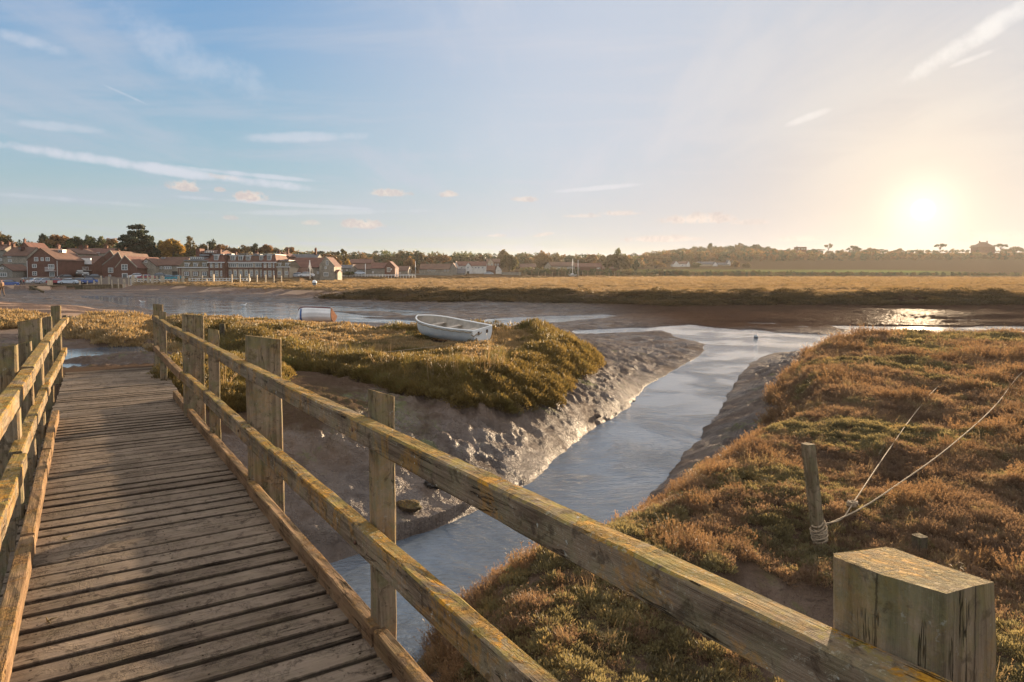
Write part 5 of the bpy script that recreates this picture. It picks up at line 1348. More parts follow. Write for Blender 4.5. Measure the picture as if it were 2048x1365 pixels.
    h.side(1957, 1990, 494, 484, 13, B_dark, T_brown, hip=.36); h.chimney(1966, 482, 488, 2, 6); h.chimney(1981, 482, 488, 2, 6)
build_town()
# ------------------------------------------------------------------ trees
def crown_mesh(kind, seed, n, mat):
    n = int(n*1.5)
    """unit crown: 1 high, about 1 wide, base at z 0; leaf clumps spread over branching lobes"""
    rg = random.Random(seed); lobes = []
    if kind == 'round':
        for i in range(15):
            a = rg.uniform(0, 6.283); z = rg.uniform(.28, .86); r = .36*math.sin(min(1, (z)/1.0)*math.pi)**.6; lobes.append((math.cos(a)*r*rg.uniform(.4, 1), math.sin(a)*r*rg.uniform(.4, 1), z, rg.uniform(.12, .21)))
    elif kind == 'broad':
        for i in range(20):
            a = rg.uniform(0, 6.283); q = math.sqrt(rg.random())*.46; z = .35+.42*(1-(q/.5)**2)*rg.uniform(.6, 1.1); lobes.append((math.cos(a)*q, math.sin(a)*q, z, rg.uniform(.10, .18)))
    elif kind == 'cypress':
        for i in range(46):
            z = rg.uniform(.06, .95); a = rg.uniform(0, 6.283); r = .42*(1-z)**.55*rg.uniform(.55, 1.1)*(1 if z > .2 else .8)+.03; lobes.append((math.cos(a)*r, math.sin(a)*r, z, rg.uniform(.05, .11)))
    elif kind == 'pine':
        for i in range(11):
            a = rg.uniform(0, 6.283); q = math.sqrt(rg.random())*.44; z = rg.uniform(.62, .92)-q*.3; lobes.append((math.cos(a)*q, math.sin(a)*q, z, rg.uniform(.09, .15)))
    elif kind == 'flat':
        for i in range(12):
            a = rg.uniform(0, 6.283); q = math.sqrt(rg.random())*.5; lobes.append((math.cos(a)*q, math.sin(a)*q, .75-q*.35+rg.uniform(-.06, .06), rg.uniform(.09, .14)))
    V = []; F = []; ls = {'round': .052, 'broad': .050, 'cypress': .030, 'pine': .044, 'flat': .050}[kind]
    tot = sum(l[3]**2 for l in lobes)
    for (lx, ly, lz, lr) in lobes:
        for _ in range(int(n*lr*lr/tot)):
            d = Vector((rg.gauss(0, 1), rg.gauss(0, 1), rg.gauss(0, 1))).normalized()*lr*rg.uniform(.45, 1.15); 
            if kind in ('pine', 'flat'): d.z *= .5
            if kind == 'cypress': d.z *= .6; d *= 1.25
            c = Vector((lx, ly, lz))+d; s = ls*rg.uniform(.5, 1.3); a = Vector((rg.gauss(0, 1), rg.gauss(0, 1), rg.gauss(0, 1))).normalized(); b = a.orthogonal().normalized(); b.rotate(Matrix.Rotation(rg.uniform(0, 6.28), 3, a)); a = a*s; b = b*s*rg.uniform(.5, 1)
            i = len(V); V += [c-a, c-b*.8+a*.1, c+a, c+b]; F.append((i, i+1, i+2, i+3))
    me = mesh_np('crown', np.array([tuple(v) for v in V]), np.array(F)); me.materials.append(mat); me['lobes'] = 0
    return me, lobes
def trunk_mesh(lobes, seed, mat, bare=0):
    rg = random.Random(seed); mb = MB(); zt = min(l[2] for l in lobes)
    top = max(l[2] for l in lobes)*.8
    mb.tube([(0, 0, -.12), (rg.uniform(-.01, .01), 0, .15), (rg.uniform(-.03, .03), rg.uniform(-.03, .03), top*.55), (rg.uniform(-.03, .03), 0, top)], [.040, .028, .020, .007], 6)
    for (lx, ly, lz, lr) in lobes:
        z0 = max(.12, lz*rg.uniform(.35, .6)); mb.tube([(0, 0, z0), (lx*.45, ly*.45, z0+(lz-z0)*.6), (lx, ly, lz)], [.013, .009, .004], 4)
        for _ in range(bare):
            e = Vector((lx, ly, lz))+Vector((rg.gauss(0, 1), rg.gauss(0, 1), rg.gauss(0, 1))).normalized()*lr*1.2
            mb.tube([(lx*.7, ly*.7, z0+(lz-z0)*.75), tuple((Vector((lx, ly, lz))+e)/2), tuple(e)], [.006, .004, .002], 3)
    me = bpy.data.meshes.new('trunk'); me.from_pydata(mb.v, [], mb.f); me.update(); me.materials.append(mat); return me
M_bark = plain('bark', (.075, .055, .04), .9, .3, 6)
LT_green = leafmat('tree_green', (.045, .060, .022), (.085, .095, .03), (.12, .10, .03), .15)
LT_dark = leafmat('tree_dark_green', (.022, .036, .018), (.045, .062, .026), (.06, .07, .03), .2, .2)
LT_autumn = leafmat('tree_autumn', (.12, .065, .026), (.18, .105, .038), (.16, .13, .04), .15)
LT_yellow = leafmat('tree_yellow', (.20, .13, .03), (.30, .19, .04), (.14, .13, .04), .15)
LT_brown = leafmat('tree_brown', (.070, .055, .026), (.11, .085, .034), (.09, .09, .035), .15)
TM = {}
def tree_kind(kind, mat, seed, n=1500, bare=0):
    key = (kind, mat.name, seed)
    if key not in TM:
        me, lb = crown_mesh(kind, seed, n, mat); TM[key] = (me, trunk_mesh(lb, seed+5, M_bark, bare))
    return TM[key]
def tree(label, d, px, base, top, wpx, kind, mat, seed=1, n=1500, group=None, bare=0, name=None, cat='tree'):
    me, tr = tree_kind(kind, mat, seed, n, bare); b = D(px, base, d); k = d/FPX; h = (base-top)*k*1.03; w = wpx*k
    root = empty(name or {'cypress': 'conifer_tree', 'pine': 'pine_tree', 'flat': 'umbrella_pine'}.get(kind, 'broadleaf_tree'), b, random.Random(px).uniform(0, 6), label, cat, group)
    for nm, m in (('crown', me), ('trunk', tr)):
        o = link(nm, m, None, root); o.scale = (w, w, h)
    return root
def build_trees():
    T = tree
    T('dark green tree with brown lower crown at the far left edge', 240, -6, 515, 459, 52, 'round', LT_brown, 1)
    T('small rusty tree just right of the leftmost dark tree', 245, 14, 508, 480, 26, 'round', LT_autumn, 2)
    T('thin pale bare-topped tree behind the slender chimney', 250, 88, 505, 478, 30, 'broad', LT_brown, 3, 500, bare=3)
    T('dark rounded tree left of the wide copper coloured beech', 260, 92, 505, 470, 26, 'round', LT_dark, 4)
    T('wide copper coloured beech behind the stone gable house', 255, 122, 506, 468, 58, 'broad', LT_autumn, 5, 2200)
    T('olive green tree standing right of the copper beech', 250, 150, 507, 476, 40, 'round', LT_green, 6)
    T('small dark tree rising between two olive trees', 258, 177, 506, 470, 22, 'round', LT_dark, 7)
    T('olive brown tree, broad and nearest to the great cypress on its left', 256, 196, 508, 470, 42, 'broad', LT_green, 8)
    T('rusty brown tree low against the left side of the great cypress', 252, 225, 510, 477, 34, 'round', LT_autumn, 9)
    T('great dark Monterey cypress towering over the village', 222, 272, 526, 453, 86, 'cypress', LT_dark, 10, 7000)
    T('second dark cypress merging with the right side of the great cypress', 224, 297, 526, 474, 48, 'cypress', LT_dark, 11, 3600)
    T('yellowing tree with uneven crown left of the hotel tower', 226, 345, 522, 476, 52, 'round', LT_yellow, 12, 2200)
    T('greenish tree between the yellowing tree and the cypress', 228, 328, 522, 482, 32, 'round', LT_green, 13)
    T('dark topped tree behind the brick tower of the hotel', 232, 382, 520, 475, 34, 'cypress', LT_brown, 14, 1800)
    T('olive tree behind the hotel chimney, left of the copper group', 240, 408, 517, 487, 34, 'broad', LT_brown, 15)
    T('dark green tree rising behind the left part of the hotel roof', 246, 424, 516, 482, 26, 'round', LT_dark, 16)
    T('wide russet tree behind the middle of the hotel roof', 244, 446, 516, 486, 38, 'broad', LT_autumn, 17, 2000)
    T('small orange tree low behind the hotel roof', 240, 472, 514, 496, 20, 'round', LT_autumn, 18)
    T('sparse dark tree above the right part of the hotel roof', 250, 493, 514, 487, 26, 'broad', LT_brown, 19, 600, bare=3)
    T('compact dark green tree above the right pavilion of the hotel', 246, 509, 514, 490, 19, 'round', LT_dark, 20)
    T('domed copper tree over the right end of the hotel', 246, 534, 514, 489, 34, 'broad', LT_autumn, 21)
    T('pale thin tree between the hotel and the slate roofed hall', 250, 552, 513, 494, 24, 'broad', LT_brown, 22, 500, bare=3)
    T('russet bush-like tree behind the single stack', 255, 580, 514, 495, 26, 'round', LT_autumn, 23)
    for i, (px, tp, w, mt, nm) in enumerate(((606, 502, 30, LT_dark, 'dark low tree above the slate roofed hall'), (640, 500, 34, LT_dark, 'dark spreading tree left of the tall umbrella pine'), (668, 503, 26, LT_brown, 'brown tree close to the foot of the umbrella pine'))):
        T(nm, 320, px, 524, tp, w, 'broad', mt, 24+i)
    T('tall umbrella pine with bare stem near the red roofs', 262, 685, 546, 498, 22, 'pine', LT_brown, 27, 700)
    T('bright yellow tree in front of the red roofs', 252, 695, 543, 518, 18, 'round', LT_yellow, 28)
    T('rusty tree between the big barn and the yellow tree', 258, 671, 543, 514, 30, 'round', LT_autumn, 29)
    T('dark green bush tree at the right corner of the big barn', 236, 697, 555, 541, 24, 'broad', LT_green, 30)
    for i, (px, tp, w, mt, kd, nm) in enumerate(((708, 505, 34, LT_dark, 'broad', 'dark tree in front of the blue roofed villa, on its left'), (730, 504, 36, LT_dark, 'broad', 'dense dark tree directly left of the blue roofed villa'), (752, 503, 26, LT_dark, 'cypress', 'pointed dark tree behind the blue roofed villa'),
            (776, 508, 22, LT_dark, 'broad', 'low dark tree at the right end of the hill wood'), (655, 510, 34, LT_autumn, 'round', 'rust coloured tree behind the big barn roof'))):
        T(nm, 440 if px > 700 else 300, px, 528, tp, w, kd, mt, 31+i)
    T('olive tree right of the pink gable cottage', 300, 795, 545, 517, 28, 'broad', LT_green, 36)
    T('domed copper tree between the cottage and the long farmhouse', 292, 819, 548, 513, 26, 'round', LT_autumn, 37, 1800)
    T('dark open crowned pine behind the domed copper tree', 330, 814, 530, 502, 24, 'pine', LT_dark, 38, 900)
    T('dark conifer right of the open crowned pine', 332, 832, 530, 505, 18, 'cypress', LT_dark, 39)
    T('thin tall tree with gaps behind the long farmhouse', 335, 844, 530, 503, 18, 'broad', LT_brown, 40, 500, bare=3)
    T('second thin tree with gaps, right of the first one', 336, 862, 530, 504, 20, 'broad', LT_brown, 41, 700, bare=2)
    T('broad brown orange tree above the long farmhouse roof', 325, 880, 531, 507, 44, 'broad', LT_autumn, 42, 2200)
    for i, (px, tp, w, mt, kd, nm) in enumerate(((905, 509, 30, LT_dark, 'round', 'dark tree above the right end of the farmhouse'), (922, 512, 26, LT_green, 'round', 'green tree behind the first pointed white gable'), (948, 516, 30, LT_yellow, 'round', 'golden tree behind the white houses'),
            (940, 508, 40, LT_dark, 'broad', 'wide dark tree on the skyline over the white houses'), (960, 507, 16, LT_dark, 'cypress', 'small pointed conifer on the skyline'), (974, 508, 15, LT_dark, 'pine', 'small ragged pine left of the brick house'),
            (988, 508, 14, LT_dark, 'cypress', 'slim conifer directly above the brick house'), (1006, 501, 26, LT_brown, 'round', 'tall brown tree behind the big round tree'))):
        T(nm, 400, px, 534, tp, w, kd, mt, 43+i)
    T('big round dark brown tree beside the narrow white cottage', 303, 1019, 552, 513, 41, 'round', LT_brown, 51, 3200)
    T('tall airy tree with a domed bare branching crown', 362, 1083, 545, 499, 42, 'broad', LT_autumn, 52, 900, bare=4)
    T('second airy tree with bare twigs right of the domed one', 366, 1114, 542, 500, 26, 'broad', LT_brown, 53, 350, bare=5)
    T('rusty tree at the foot of the domed airy tree', 356, 1080, 545, 516, 32, 'round', LT_autumn, 54)
    for i, (px, tp, w, mt, kd, nm) in enumerate(((1048, 508, 22, LT_brown, 'round', 'brown tree between the round tree and the airy tree'), (1060, 512, 22, LT_dark, 'cypress', 'pointed dark tree left of the airy tree'), (1138, 508, 26, LT_dark, 'broad', 'dark flat crowned tree above the marsh barn'),
            (1158, 513, 26, LT_brown, 'round', 'brown tree above the join of the two barns'), (1183, 511, 32, LT_autumn, 'round', 'russet tree above the low dark barn'), (1208, 512, 24, LT_brown, 'round', 'brown tree above the right end of the barns'))):
        T(nm, 410, px, 536, tp, w, kd, mt, 55+i)
    T('massive dark spreading tree right of the barns', 352, 1236, 548, 506, 62, 'broad', LT_brown, 61, 3600)
    T('tall crown rising out of the massive dark spreading tree', 356, 1240, 546, 499, 34, 'round', LT_green, 62, 1600)
    T('small rounded dark tree on the right of the massive tree', 350, 1268, 547, 521, 26, 'round', LT_dark, 63)
    T('brown orange shrub tree left of the first white house', 440, 1310, 541, 520, 36, 'broad', LT_autumn, 64)
    T('olive tree in front of the hamlet, left of the pale cottage', 460, 1392, 538, 526, 22, 'round', LT_green, 65)
    T('orange tree beside the rightmost cottage', 470, 1470, 539, 523, 20, 'round', LT_autumn, 66)
    T('dark bush tree right of the orange tree', 465, 1492, 541, 528, 20, 'round', LT_brown, 67)
    T('dark green bush tree between the two white cottages', 462, 1388, 541, 528, 18, 'round', LT_dark, 68)
    # skyline trees on the right hill
    for i, (px, tp, w, kd, nm) in enumerate(((1420, 487, 12, 'round', 'small round skyline tree near the left end of the hill wood'), (1478, 485, 16, 'pine', 'pine standing above the middle of the hill wood'), (1512, 487, 22, 'broad', 'flat spreading pine at the right end of the hill wood'),
            (1657, 485, 18, 'pine', 'tall layered pine alone right of the flat roofed house'), (1625, 497, 16, 'broad', 'low tree right beside the flat roofed house'), (1640, 497, 22, 'flat', 'low flat tree left of the layered pine'), (1706, 491, 26, 'broad', 'thin open tree midway along the bright skyline'),
            (1742, 495, 24, 'broad', 'low dome shaped tree on the skyline left of the sun'), (1762, 497, 22, 'flat', 'low flat tree on the skyline under the sun'), (1800, 496, 14, 'broad', 'little tree on the skyline just left below the sun'), (1880, 484, 23, 'flat', 'umbrella shaped tree alone below the sun glare'),
            (1950, 487, 18, 'flat', 'umbrella tree left of the hipped villa'), (2001, 484, 22, 'flat', 'umbrella tree right of the hipped villa'), (2032, 491, 24, 'broad', 'low tree at the right edge of the skyline'))):
        d = float(np.interp(px, [1250, 1400, 2048], [640, 720, 820]))-20
        T(nm, d, px, 506 if px > 1560 else 504, tp, w, kd, LT_brown if i % 2 else LT_dark, 70+i, 900)
    # woods: masses nobody could count
    def wood_mass(name, label, pxs, ds, hs, k, mats, kinds=('round', 'broad'), sz=(5, 9), jig=1.0):
        px = RNG.uniform(pxs[0], pxs[-1], k); d = np.interp(px, pxs, ds)+RNG.uniform(-18, 18, k)*jig; X = (px-1024)/FPX*d; Z = terrain(X, d)
        pr = []
        for i, m in enumerate(mats):
            for kd in kinds:
                me, lb = crown_mesh(kd, 200+i, 420, m); o = bpy.data.objects.new('crown_kind', me); pr.append(o)
        s = 1.35*RNG.uniform(*sz, k)*np.interp(px, pxs, hs)
        scatter(name, np.stack([X, d, Z-.12*s], -1), s, pr, label, 'trees', tilt=.05, sz=.95)
    wood_mass('hill_wood', 'dark continuous wood covering the left part of the right hand hill', [1290, 1350, 1420, 1530, 1575], [690, 700, 715, 735, 740], [.5, .8, .95, .85, .35], 300, (LT_dark, LT_brown), sz=(5, 8.5))
    wood_mass('hedgerow_wood', 'brown and russet trees massed along the foot of the right hand hill', [1270, 1340, 1500, 1700, 2100], [520, 560, 600, 640, 700], [.9, 1.0, .9, .75, .6], 420, (LT_brown, LT_autumn, LT_dark), sz=(5, 9), jig=2.2)
    wood_mass('village_wood', 'mixed autumn trees massed behind the middle of the village', [560, 700, 820, 1000, 1280], [330, 400, 400, 430, 480], [.8, .9, 1.0, .9, .9], 420, (LT_brown, LT_autumn, LT_dark, LT_green), sz=(5, 9), jig=2.0)
    wood_mass('slope_wood', 'mixed autumn trees massed behind the roofs on the left', [-120, 0, 120, 250, 400, 560], [262, 262, 262, 262, 275, 300], [.8, .85, .95, .95, .95, .9], 330, (LT_brown, LT_autumn, LT_green, LT_dark), sz=(4.5, 7.5), jig=1.0)
    wood_mass('skyline_scrub', 'low scrub and hedges along the skyline right of the hill wood', [1560, 1800, 2120], [735, 790, 830], [.5, .45, .5], 190, (LT_brown, LT_dark), sz=(5, 9), jig=.6)
    wood_mass('field_hedge', 'dark hedge line at the far edge of the marsh on the right', [1040, 1300, 1500, 2150], [312, 330, 372, 440], [1, 1, .8, .55], 420, (LT_dark, LT_brown, LT_green), sz=(2.0, 3.4), jig=.25)
build_trees()
# ------------------------------------------------------------------ quay, cars, people
M_lit_post = plain('lit_post_wood', (.52, .43, .31), .8, .2, 2)  # sunlit brightness of the quay posts put into a paler wood colour
def build_quay():
    q0, q1 = P(60, 573, 1.1), P(243, 570.5, 1.1)
    w = empty('quay_wall', (q0.x, q0.y, 0), math.atan2(q1.y-q0.y, q1.x-q0.x), 'dark timber faced quay wall with upright piles above the mud', 'quay wall')
    Lq = math.hypot(q1.x-q0.x, q1.y-q0.y); mb = MB(); mb.box((0, 0, -.6), (Lq, .35, 1.16)); mb.build('boarding', M_stump, w)
    mb = MB(); mb.box((-.1, -.12, 1.163), (Lq+.1, .45, 1.30)); mb.build('capping_beam', M_stake, w)
    for i in range(26):
        x = Lq*(.55+.45*i/25); mb = MB(); mb.box((x-.11, -.24, -.6), (x+.11, -.003, 1.05)); mb.build('pile', M_stake, w)
    # slipway edge beam
    a, b = P(64, 574, 1.1), P(86, 584, .3); mb = MB(); mb.tube([a, b], .22, 6); tag(mb.build('slipway_beam', M_stump), 'dark slanting beam at the edge of the slipway left of the quay wall', 'beam')
    # posts along the quay
    rg = random.Random(3); base = None
    posts = [(203, 552, 572, .22), (218, 554, 571, .20), (188, 561, 571, .22), (175, 562, 571, .2), (198, 559, 571, .25), (224, 560, 571, .18), (237, 558, 571, .2), (247, 559, 571, .25), (250, 560, 571, .2), (258, 552, 572, .2), (264, 555, 572, .25), (267, 551, 572, .45), (273, 556, 572, .3), (281, 560, 571, .2),
        (287, 549, 572, .2), (296, 551, 573, .2), (298, 554, 573, .22), (305, 551, 572, .5), (314, 552, 573, .25), (324, 552, 571, .5), (327, 554, 571, .4), (358, 552, 572, .4), (366, 553, 573, .5), (405, 552, 571, .22), (427, 549, 570, .4), (464, 549, 568, .25), (480, 549, 568, .25), (498, 548, 567, .25), (514, 550, 566, .22),
        (531, 550, 566, .22), (160, 562, 571, .3), (100, 561, 572, .8), (348, 558, 570, .25), (335, 559, 571, .2), (381, 557, 570, .25), (395, 558, 570, .22), (413, 558, 570, .25), (548, 551, 566, .2), (563, 552, 566, .2)]
    for i, (px, tp, bt, wd) in enumerate(posts):
        d = 157-(px-200)*.012; b = D(px, bt, d); t = D(px, tp, d)
        o = timber('quay_post', M_lit_post, (b.x, b.y, b.z-.8), (b.x+rg.uniform(-.05, .05), b.y, t.z), (wd/2, 0, 0), (0, wd/2, 0), parent=None, jit=.01, cham=.03, nseg=6, seed=i)
        big = wd >= .4
        tag(o, 'stout pale timber pile among the slimmer posts on the quay edge' if big else 'slim sunlit wooden post standing in the row along the quay edge', 'post', 'stout piles on the quay' if big else 'slim posts along the quay')
    # posts up the marsh edge in the middle distance
    for i in range(17):
        px = 1040+i*12.5+rg.uniform(-3, 3); b = D(px, 553, 285+i*1.5); t = D(px, 546.0-rg.uniform(0, 3), b.y); mb = MB(); mb.tube([(b.x, b.y, b.z-1), (b.x, b.y, t.z)], .14, 6)
        tag(mb.build('marsh_post', M_stake), 'thin upright post in the line of posts before the marsh barns', 'post', 'posts in front of the marsh barns')
    # white rail fence
    def fence(x0, x1, y0, y1, d, label, n, gap=.42):
        f = empty('rail_fence', D(x0, y1, d), 0, label, 'fence'); k = d/FPX; Ln = (x1-x0)*k; h = (y1-y0)*k
        for i in range(n+1): mb = MB(); x = Ln*i/n; mb.box((x-.07, 0, -.8), (x+.07, .14, h+.08)); mb.build('post', M_wframe, f)
        for z in (h*.5, h*.95): mb = MB(); mb.box((.08, -.06, z-.07), (Ln-.08, -.003, z+.07)); mb.build('rail', M_wframe, f)
    fence(262, 352, 559, 568, 162, 'white painted rail fence behind the quay posts, left of the teal van', 14)
    fence(378, 500, 557, 566, 164, 'long white rail fence in front of the hotel', 18)
    fence(676, 830, 549.5, 553.5, 238, 'pale low fence running past the cottages in the middle distance', 26)
    # masts and laid-up boats
    def mast(px, top, bot, d, label, lean=0, stays=True, hull=None):
        b = D(px, bot, d); t = D(px+lean, top, d); r = empty('mast', b, 0, label, 'mast'); h = t.z-b.z; k = d/FPX
        mb = MB(); mb.tube([(0, 0, -.5), (lean*k, 0, h)], [.14, .07], 7); mb.build('pole', M_gel, r)
        if stays:
            for s in (-1, 1): mb = MB(); mb.tube([(lean*k, 0, h*.95), (s*h*.22, 0, 0)], .035, 5); mb.build('stay', M_grey, r)
        if hull:
            mb = MB(); hw = hull*k/2
            pts = [(-hw, 0, .75), (-hw*.8, 0, .15), (-hw*.3, 0, 0), (hw*.3, 0, 0), (hw*.8, 0, .2), (hw, 0, .85)]
            for s in (-1, 1):
                for a, c in zip(pts[:-1], pts[1:]):
                    q = [(a[0], 0, a[2]), (c[0], 0, c[2]), (c[0], s*.7*(1-abs(c[0]/hw)**3), .8), (a[0], s*.7*(1-abs(a[0]/hw)**3), .78)]; mb.poly(q if s < 0 else q[::-1])
            mb.poly([(p_, s_*.7*(1-abs(p_/hw)**3), .79) for s_ in (-1, 1) for p_ in (np.linspace(-hw, hw, 9) if s_ < 0 else np.linspace(hw, -hw, 9))])
            mb.box((-hw*.4, -.35, .80), (hw*.25, .35, 1.25)); mb.build('hull', M_gel, r)
    mast(620, 521, 554, 176, 'white yacht mast with stays in front of the big red roofed barn', stays=True)
    mast(731, 528, 551, 235, 'single pale pole in front of the low farm sheds', stays=False)
    mast(793, 537, 552, 236, 'short pale pole right of the pink gable cottage', stays=False)
    mast(1145, 518, 553, 300, 'small yacht with tall mast laid up on the marsh before the barns', hull=18)
    mast(1156, 520, 552, 312, 'darker second mast just right of the small yacht', stays=False)
    mast(831, 523, 551, 285, 'thin pole beside the garden wall of the farmhouse', stays=False)
    mast(416, 487, 500, 236, 'thin flagpole rising behind the hotel tower', stays=False)
# one car, copied
def make_car(paint):
    r = bpy.data.objects.new('parked_car', None); COL.objects.link(r)
    prof = [(-2.1, .30), (-2.12, .62), (-2.02, .86), (-1.35, .93), (-.85, 1.36), (-.2, 1.46), (.65, 1.43), (1.35, 1.02), (1.95, .92), (2.1, .65), (2.1, .30)]
    mb = MB(); S = 6; W = .86; rows = []
    for s in range(S+1):
        y = -W+2*W*s/S; e = 1-abs(y/W)**3*.10
        rows.append([(x, y*(1-.16*max(0, (z-.9)/.55)), z*(e if z > .9 else 1)) for x, z in prof])
    for a, b in zip(rows[:-1], rows[1:]):
        for i in range(len(prof)-1): mb.poly([a[i], a[i+1], b[i+1], b[i]], True)
    mb.poly(rows[0]); mb.poly(rows[-1][::-1]); mb.poly([rows[0][0], rows[-1][0], rows[-1][-1], rows[0][-1]])
    mb.build('body', paint, r)
    mb = MB()
    for s in (-1, 1):
        q = [(-1.18, .80*s, .96), (-.78, .735*s, 1.31), (-.2, .72*s, 1.40), (.6, .72*s, 1.37), (1.2, .80*s, 1.02)]; q = [(x, y*1.07, z) for x, y, z in q]; mb.poly(q if s < 0 else q[::-1])
    mb.poly([(1.38, -.68, 1.035), (1.38, .68, 1.035), (.74, .62, 1.415), (.74, -.62, 1.415)]); mb.poly([(-1.33, .66, .975), (-1.33, -.66, .975), (-.9, -.62, 1.345), (-.9, .62, 1.345)])
    mb.build('windows', M_pane, r)
    for x in (-1.3, 1.3):
        for s in (-1, 1):
            mb = MB(); mb.tube([(x, s*.66, .31), (x, s*.88, .31)], .31, 14); w = mb.build('wheel', M_tyre, r); mb = MB(); mb.tube([(x, s*.87, .31), (x, s*.90, .31)], .18, 10); mb.build('rim', M_grey, w)
    for s in (-1, 1):
        mb = MB(); mb.box((2.04, s*.62-.15, .62), (2.13, s*.62+.15, .76)); mb.build('headlight', M_gel, r)
        mb = MB(); mb.box((-2.15, s*.66-.12, .66), (-2.08, s*.66+.12, .82)); mb.build('tail_light', M_tail, r)
    return r
M_tyre = plain('tyre_rubber', (.02, .02, .02), .8, .1)
M_tail = plain('tail_light_red', (.35, .02, .02), .3, .1)
def build_cars():
    def paint(n, c): return plain('car_paint_'+n, c, .25, .05, spec=.7)
    PT = dict(white=paint('white', (.70, .70, .70)), red=paint('red', (.30, .03, .04)), silver=paint('silver', (.42, .46, .52)), grey=paint('grey', (.13, .13, .125)), black=paint('black', (.03, .03, .035)), blue=paint('blue', (.05, .10, .30)), teal=paint('teal', (.02, .20, .24)), orange=paint('orange', (.45, .10, .03)), pale=paint('pale', (.5, .58, .66)))
    base = make_car(PT['white']); used = False
    L_ = [(74, 568, 168, 60, 'white', 'white hatchback, first in the row of parked cars below the brick house'), (91, 568, 168, 55, 'silver', 'pale silver car next to the white hatchback on the quay'), (114, 568.5, 166, 20, 'red', 'dark red car in the middle of the quayside row'), (137, 569, 165, 25, 'pale', 'light blue silver car right of the dark red car'),
        (159, 568, 170, 15, 'grey', 'large dark grey estate car behind the quay posts'), (179, 568, 168, 25, 'blue', 'small dark blue car right of the grey estate car'), (190, 560, 176, 200, 'black', 'black car parked before the triple gables'), (54, 567, 170, 70, 'black', 'dark car in shade left of the white hatchback'), (3, 573, 160, 20, 'orange', 'orange red car at the left edge behind the walking person'),
        (18, 573, 160, 30, 'blue', 'navy car beside the orange car at the left edge'), (126, 549, 192, 250, 'blue', 'blue car highest in the line down the street'), (130, 554, 187, 250, 'silver', 'pale car nose down in the street beside the brick house'), (131, 560, 181, 245, 'black', 'dark car lowest in the line down the street'), (147, 547, 190, 300, 'black', 'dark car parked uphill left of the outside stair'),
        (160, 551, 187, 300, 'grey', 'grey car below the outside stair'), (172, 555, 184, 300, 'black', 'black car on the slope before the triple gables'), (274, 558, 176, 30, 'white', 'white car beneath the grey stone gable house'), (293, 560, 175, 30, 'red', 'red car parked before the grey stone gable house'), (339, 562, 172, 10, 'teal', 'teal estate car in front of the long brown barn'), (354, 562, 173, 5, 'teal', 'teal car closest to the hotel corner'),
        (320, 557, 178, 15, 'grey', 'grey car behind the teal estate car'), (596, 556, 184, 10, 'silver', 'silver car beside the big red roofed barn'), (613, 555, 183, 12, 'white', 'white car at the foot of the yacht mast'), (719, 550, 246, 20, 'pale', 'pale blue van-like car in front of the low farm sheds'), (977, 550, 305, 10, 'silver', 'silver car beside the white houses'), (1158, 547, 340, 5, 'white', 'white car in front of the low dark barn')]
    for (px, by, d, rot, col, lb) in L_:
        c = base if not used else copy_tree(base); used = True
        b = D(px, by, d); c.location = b; c.rotation_euler = (0, 0, R(rot)); tag(c, lb, 'car', 'parked cars')
        for ch in c.children:
            if ch.name.startswith('body'):
                ch.material_slots[0].link = 'OBJECT'; ch.material_slots[0].material = PT[col]
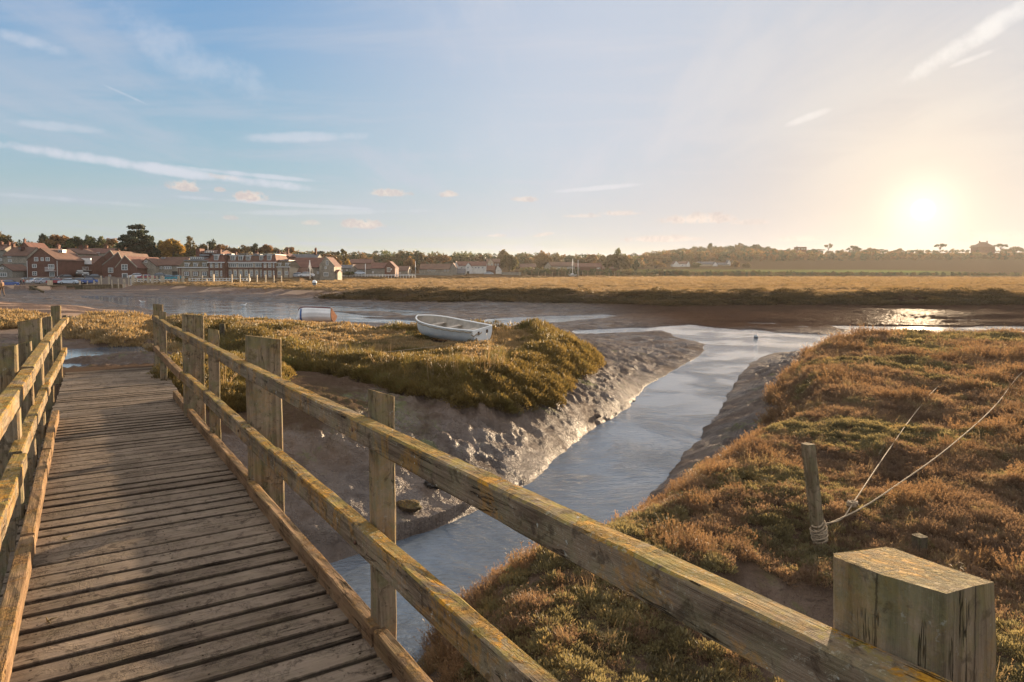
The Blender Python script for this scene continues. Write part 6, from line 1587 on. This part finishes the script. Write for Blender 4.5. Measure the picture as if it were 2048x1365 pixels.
# people: one continuous skinned body, clothing as children
M_skin = plain('skin', (.45, .27, .19), .6, .05)
def person(loc, face, h, top, legs, hair, label, stride=.32, arm=.25):
    root = empty('person', loc, face, label, 'person'); s = h/1.75
    def skin(name, pts, edges, rads, mat, sub=2):
        me = bpy.data.meshes.new(name); me.from_pydata([Vector(p)*s for p in pts], edges, []); me.update()
        o = link(name, me, mat, root); md = o.modifiers.new('s', 'SKIN'); md.use_smooth_shade = True
        for v, r_ in zip(me.skin_vertices[0].data, rads): v.radius = (r_*s, r_*s)
        me.skin_vertices[0].data[0].use_root = True
        o.modifiers.new('sub', 'SUBSURF').levels = sub; o.modifiers['sub'].render_levels = sub; return o
    st = stride
    J = [(0, 0, .95), (0, 0, 1.15), (.02, 0, 1.38), (.02, 0, 1.50), (.03, 0, 1.62), (.03, 0, 1.70),
         (0, .10, .92), (st*.55, .10, .50), (st*.45, .10, .09), (st*.45+.14, .11, .04), (0, -.10, .92), (-st*.25, -.10, .50), (-st*.95, -.10, .13), (-st*.8, -.11, .04),
         (0, .19, 1.40), (-arm*.5, .25, 1.12), (-arm*.2, .25, .88), (-arm*.1, .25, .80), (0, -.19, 1.40), (arm*.5, -.25, 1.12), (arm*.95, -.25, .92), (arm*1.05, -.25, .85)]
    E = [(0, 1), (1, 2), (2, 3), (3, 4), (4, 5), (0, 6), (6, 7), (7, 8), (8, 9), (0, 10), (10, 11), (11, 12), (12, 13), (2, 14), (14, 15), (15, 16), (16, 17), (2, 18), (18, 19), (19, 20), (20, 21)]
    Rr = [.12, .115, .12, .052, .092, .07, .085, .055, .038, .035, .085, .055, .038, .035, .05, .038, .027, .03, .05, .038, .027, .03]
    skin('body', J, E, Rr, M_skin)
    skin('trousers', [J[0], J[6], J[7], J[8], J[10], J[11], J[12]], [(0, 1), (1, 2), (2, 3), (0, 4), (4, 5), (5, 6)], [.14, .10, .075, .055, .10, .075, .055], legs)
    skin('coat', [J[1], J[0], (0, 0, .82), J[2], J[14], J[15], J[16], J[18], J[19], J[20], (.02, 0, 1.46)], [(0, 1), (1, 2), (0, 3), (3, 4), (4, 5), (5, 6), (3, 7), (7, 8), (8, 9), (3, 10)], [.15, .155, .16, .15, .065, .055, .042, .065, .055, .042, .07], top)
    skin('hair', [(.005, 0, 1.68), (-.02, 0, 1.73), (-.04, 0, 1.64)], [(0, 1), (1, 2)], [.105, .06, .07], hair, 1)
    for sd in (1, -1):
        q = 8 if sd > 0 else 12; a = Vector(J[q]); mb = MB(); a = a*s; mb.tube([a+Vector((-.07, 0, -.05))*s, a+Vector((.08, 0, -.06))*s, a+Vector((.19, 0, -.065))*s], [.05*s, .05*s, .035*s], 8); mb.build('shoe', M_dark, root)
    return root
def build_people():
    c1 = plain('tan_coat', (.26, .15, .08), .8, .15, 10); c2 = plain('navy_coat', (.05, .05, .08), .8); c3 = plain('red_coat', (.30, .05, .05), .8); tr = plain('brown_trousers', (.16, .10, .06), .85); hr = plain('dark_hair', (.05, .035, .025), .8)
    person(D(4, 592, 70), R(150), 1.68, c1, tr, hr, 'person in a tan coat walking across the shingle at the left edge')
    person(D(42, 572, 158), R(10), 1.7, c2, c2, hr, 'person in dark clothes walking left of the parked cars')
    person(D(47.5, 572, 158), R(10), 1.65, c3, c2, hr, 'person in a red coat walking beside the one in dark clothes')
build_quay(); build_cars(); build_people()
# ------------------------------------------------------------------ thin evening air
def build_haze():
    mb = MB(); mb.box((-2600, -200, -3), (2600, 3400, 48)); m = bpy.data.materials.new('haze'); m.use_nodes = True; t = NT(m.node_tree); t.n.clear()
    out = t.node('ShaderNodeOutputMaterial'); v = t.node('ShaderNodeVolumePrincipled')
    v.inputs['Color'].default_value = (.95, .92, .88, 1); v.inputs['Density'].default_value = HAZE; v.inputs['Anisotropy'].default_value = .6
    t.l.new(v.outputs[0], out.inputs['Volume']); o = mb.build('haze', m); tag(o, 'thin golden evening haze', 'haze', kind='stuff'); o.display_type = 'WIRE'
HAZE = .00009
build_haze()
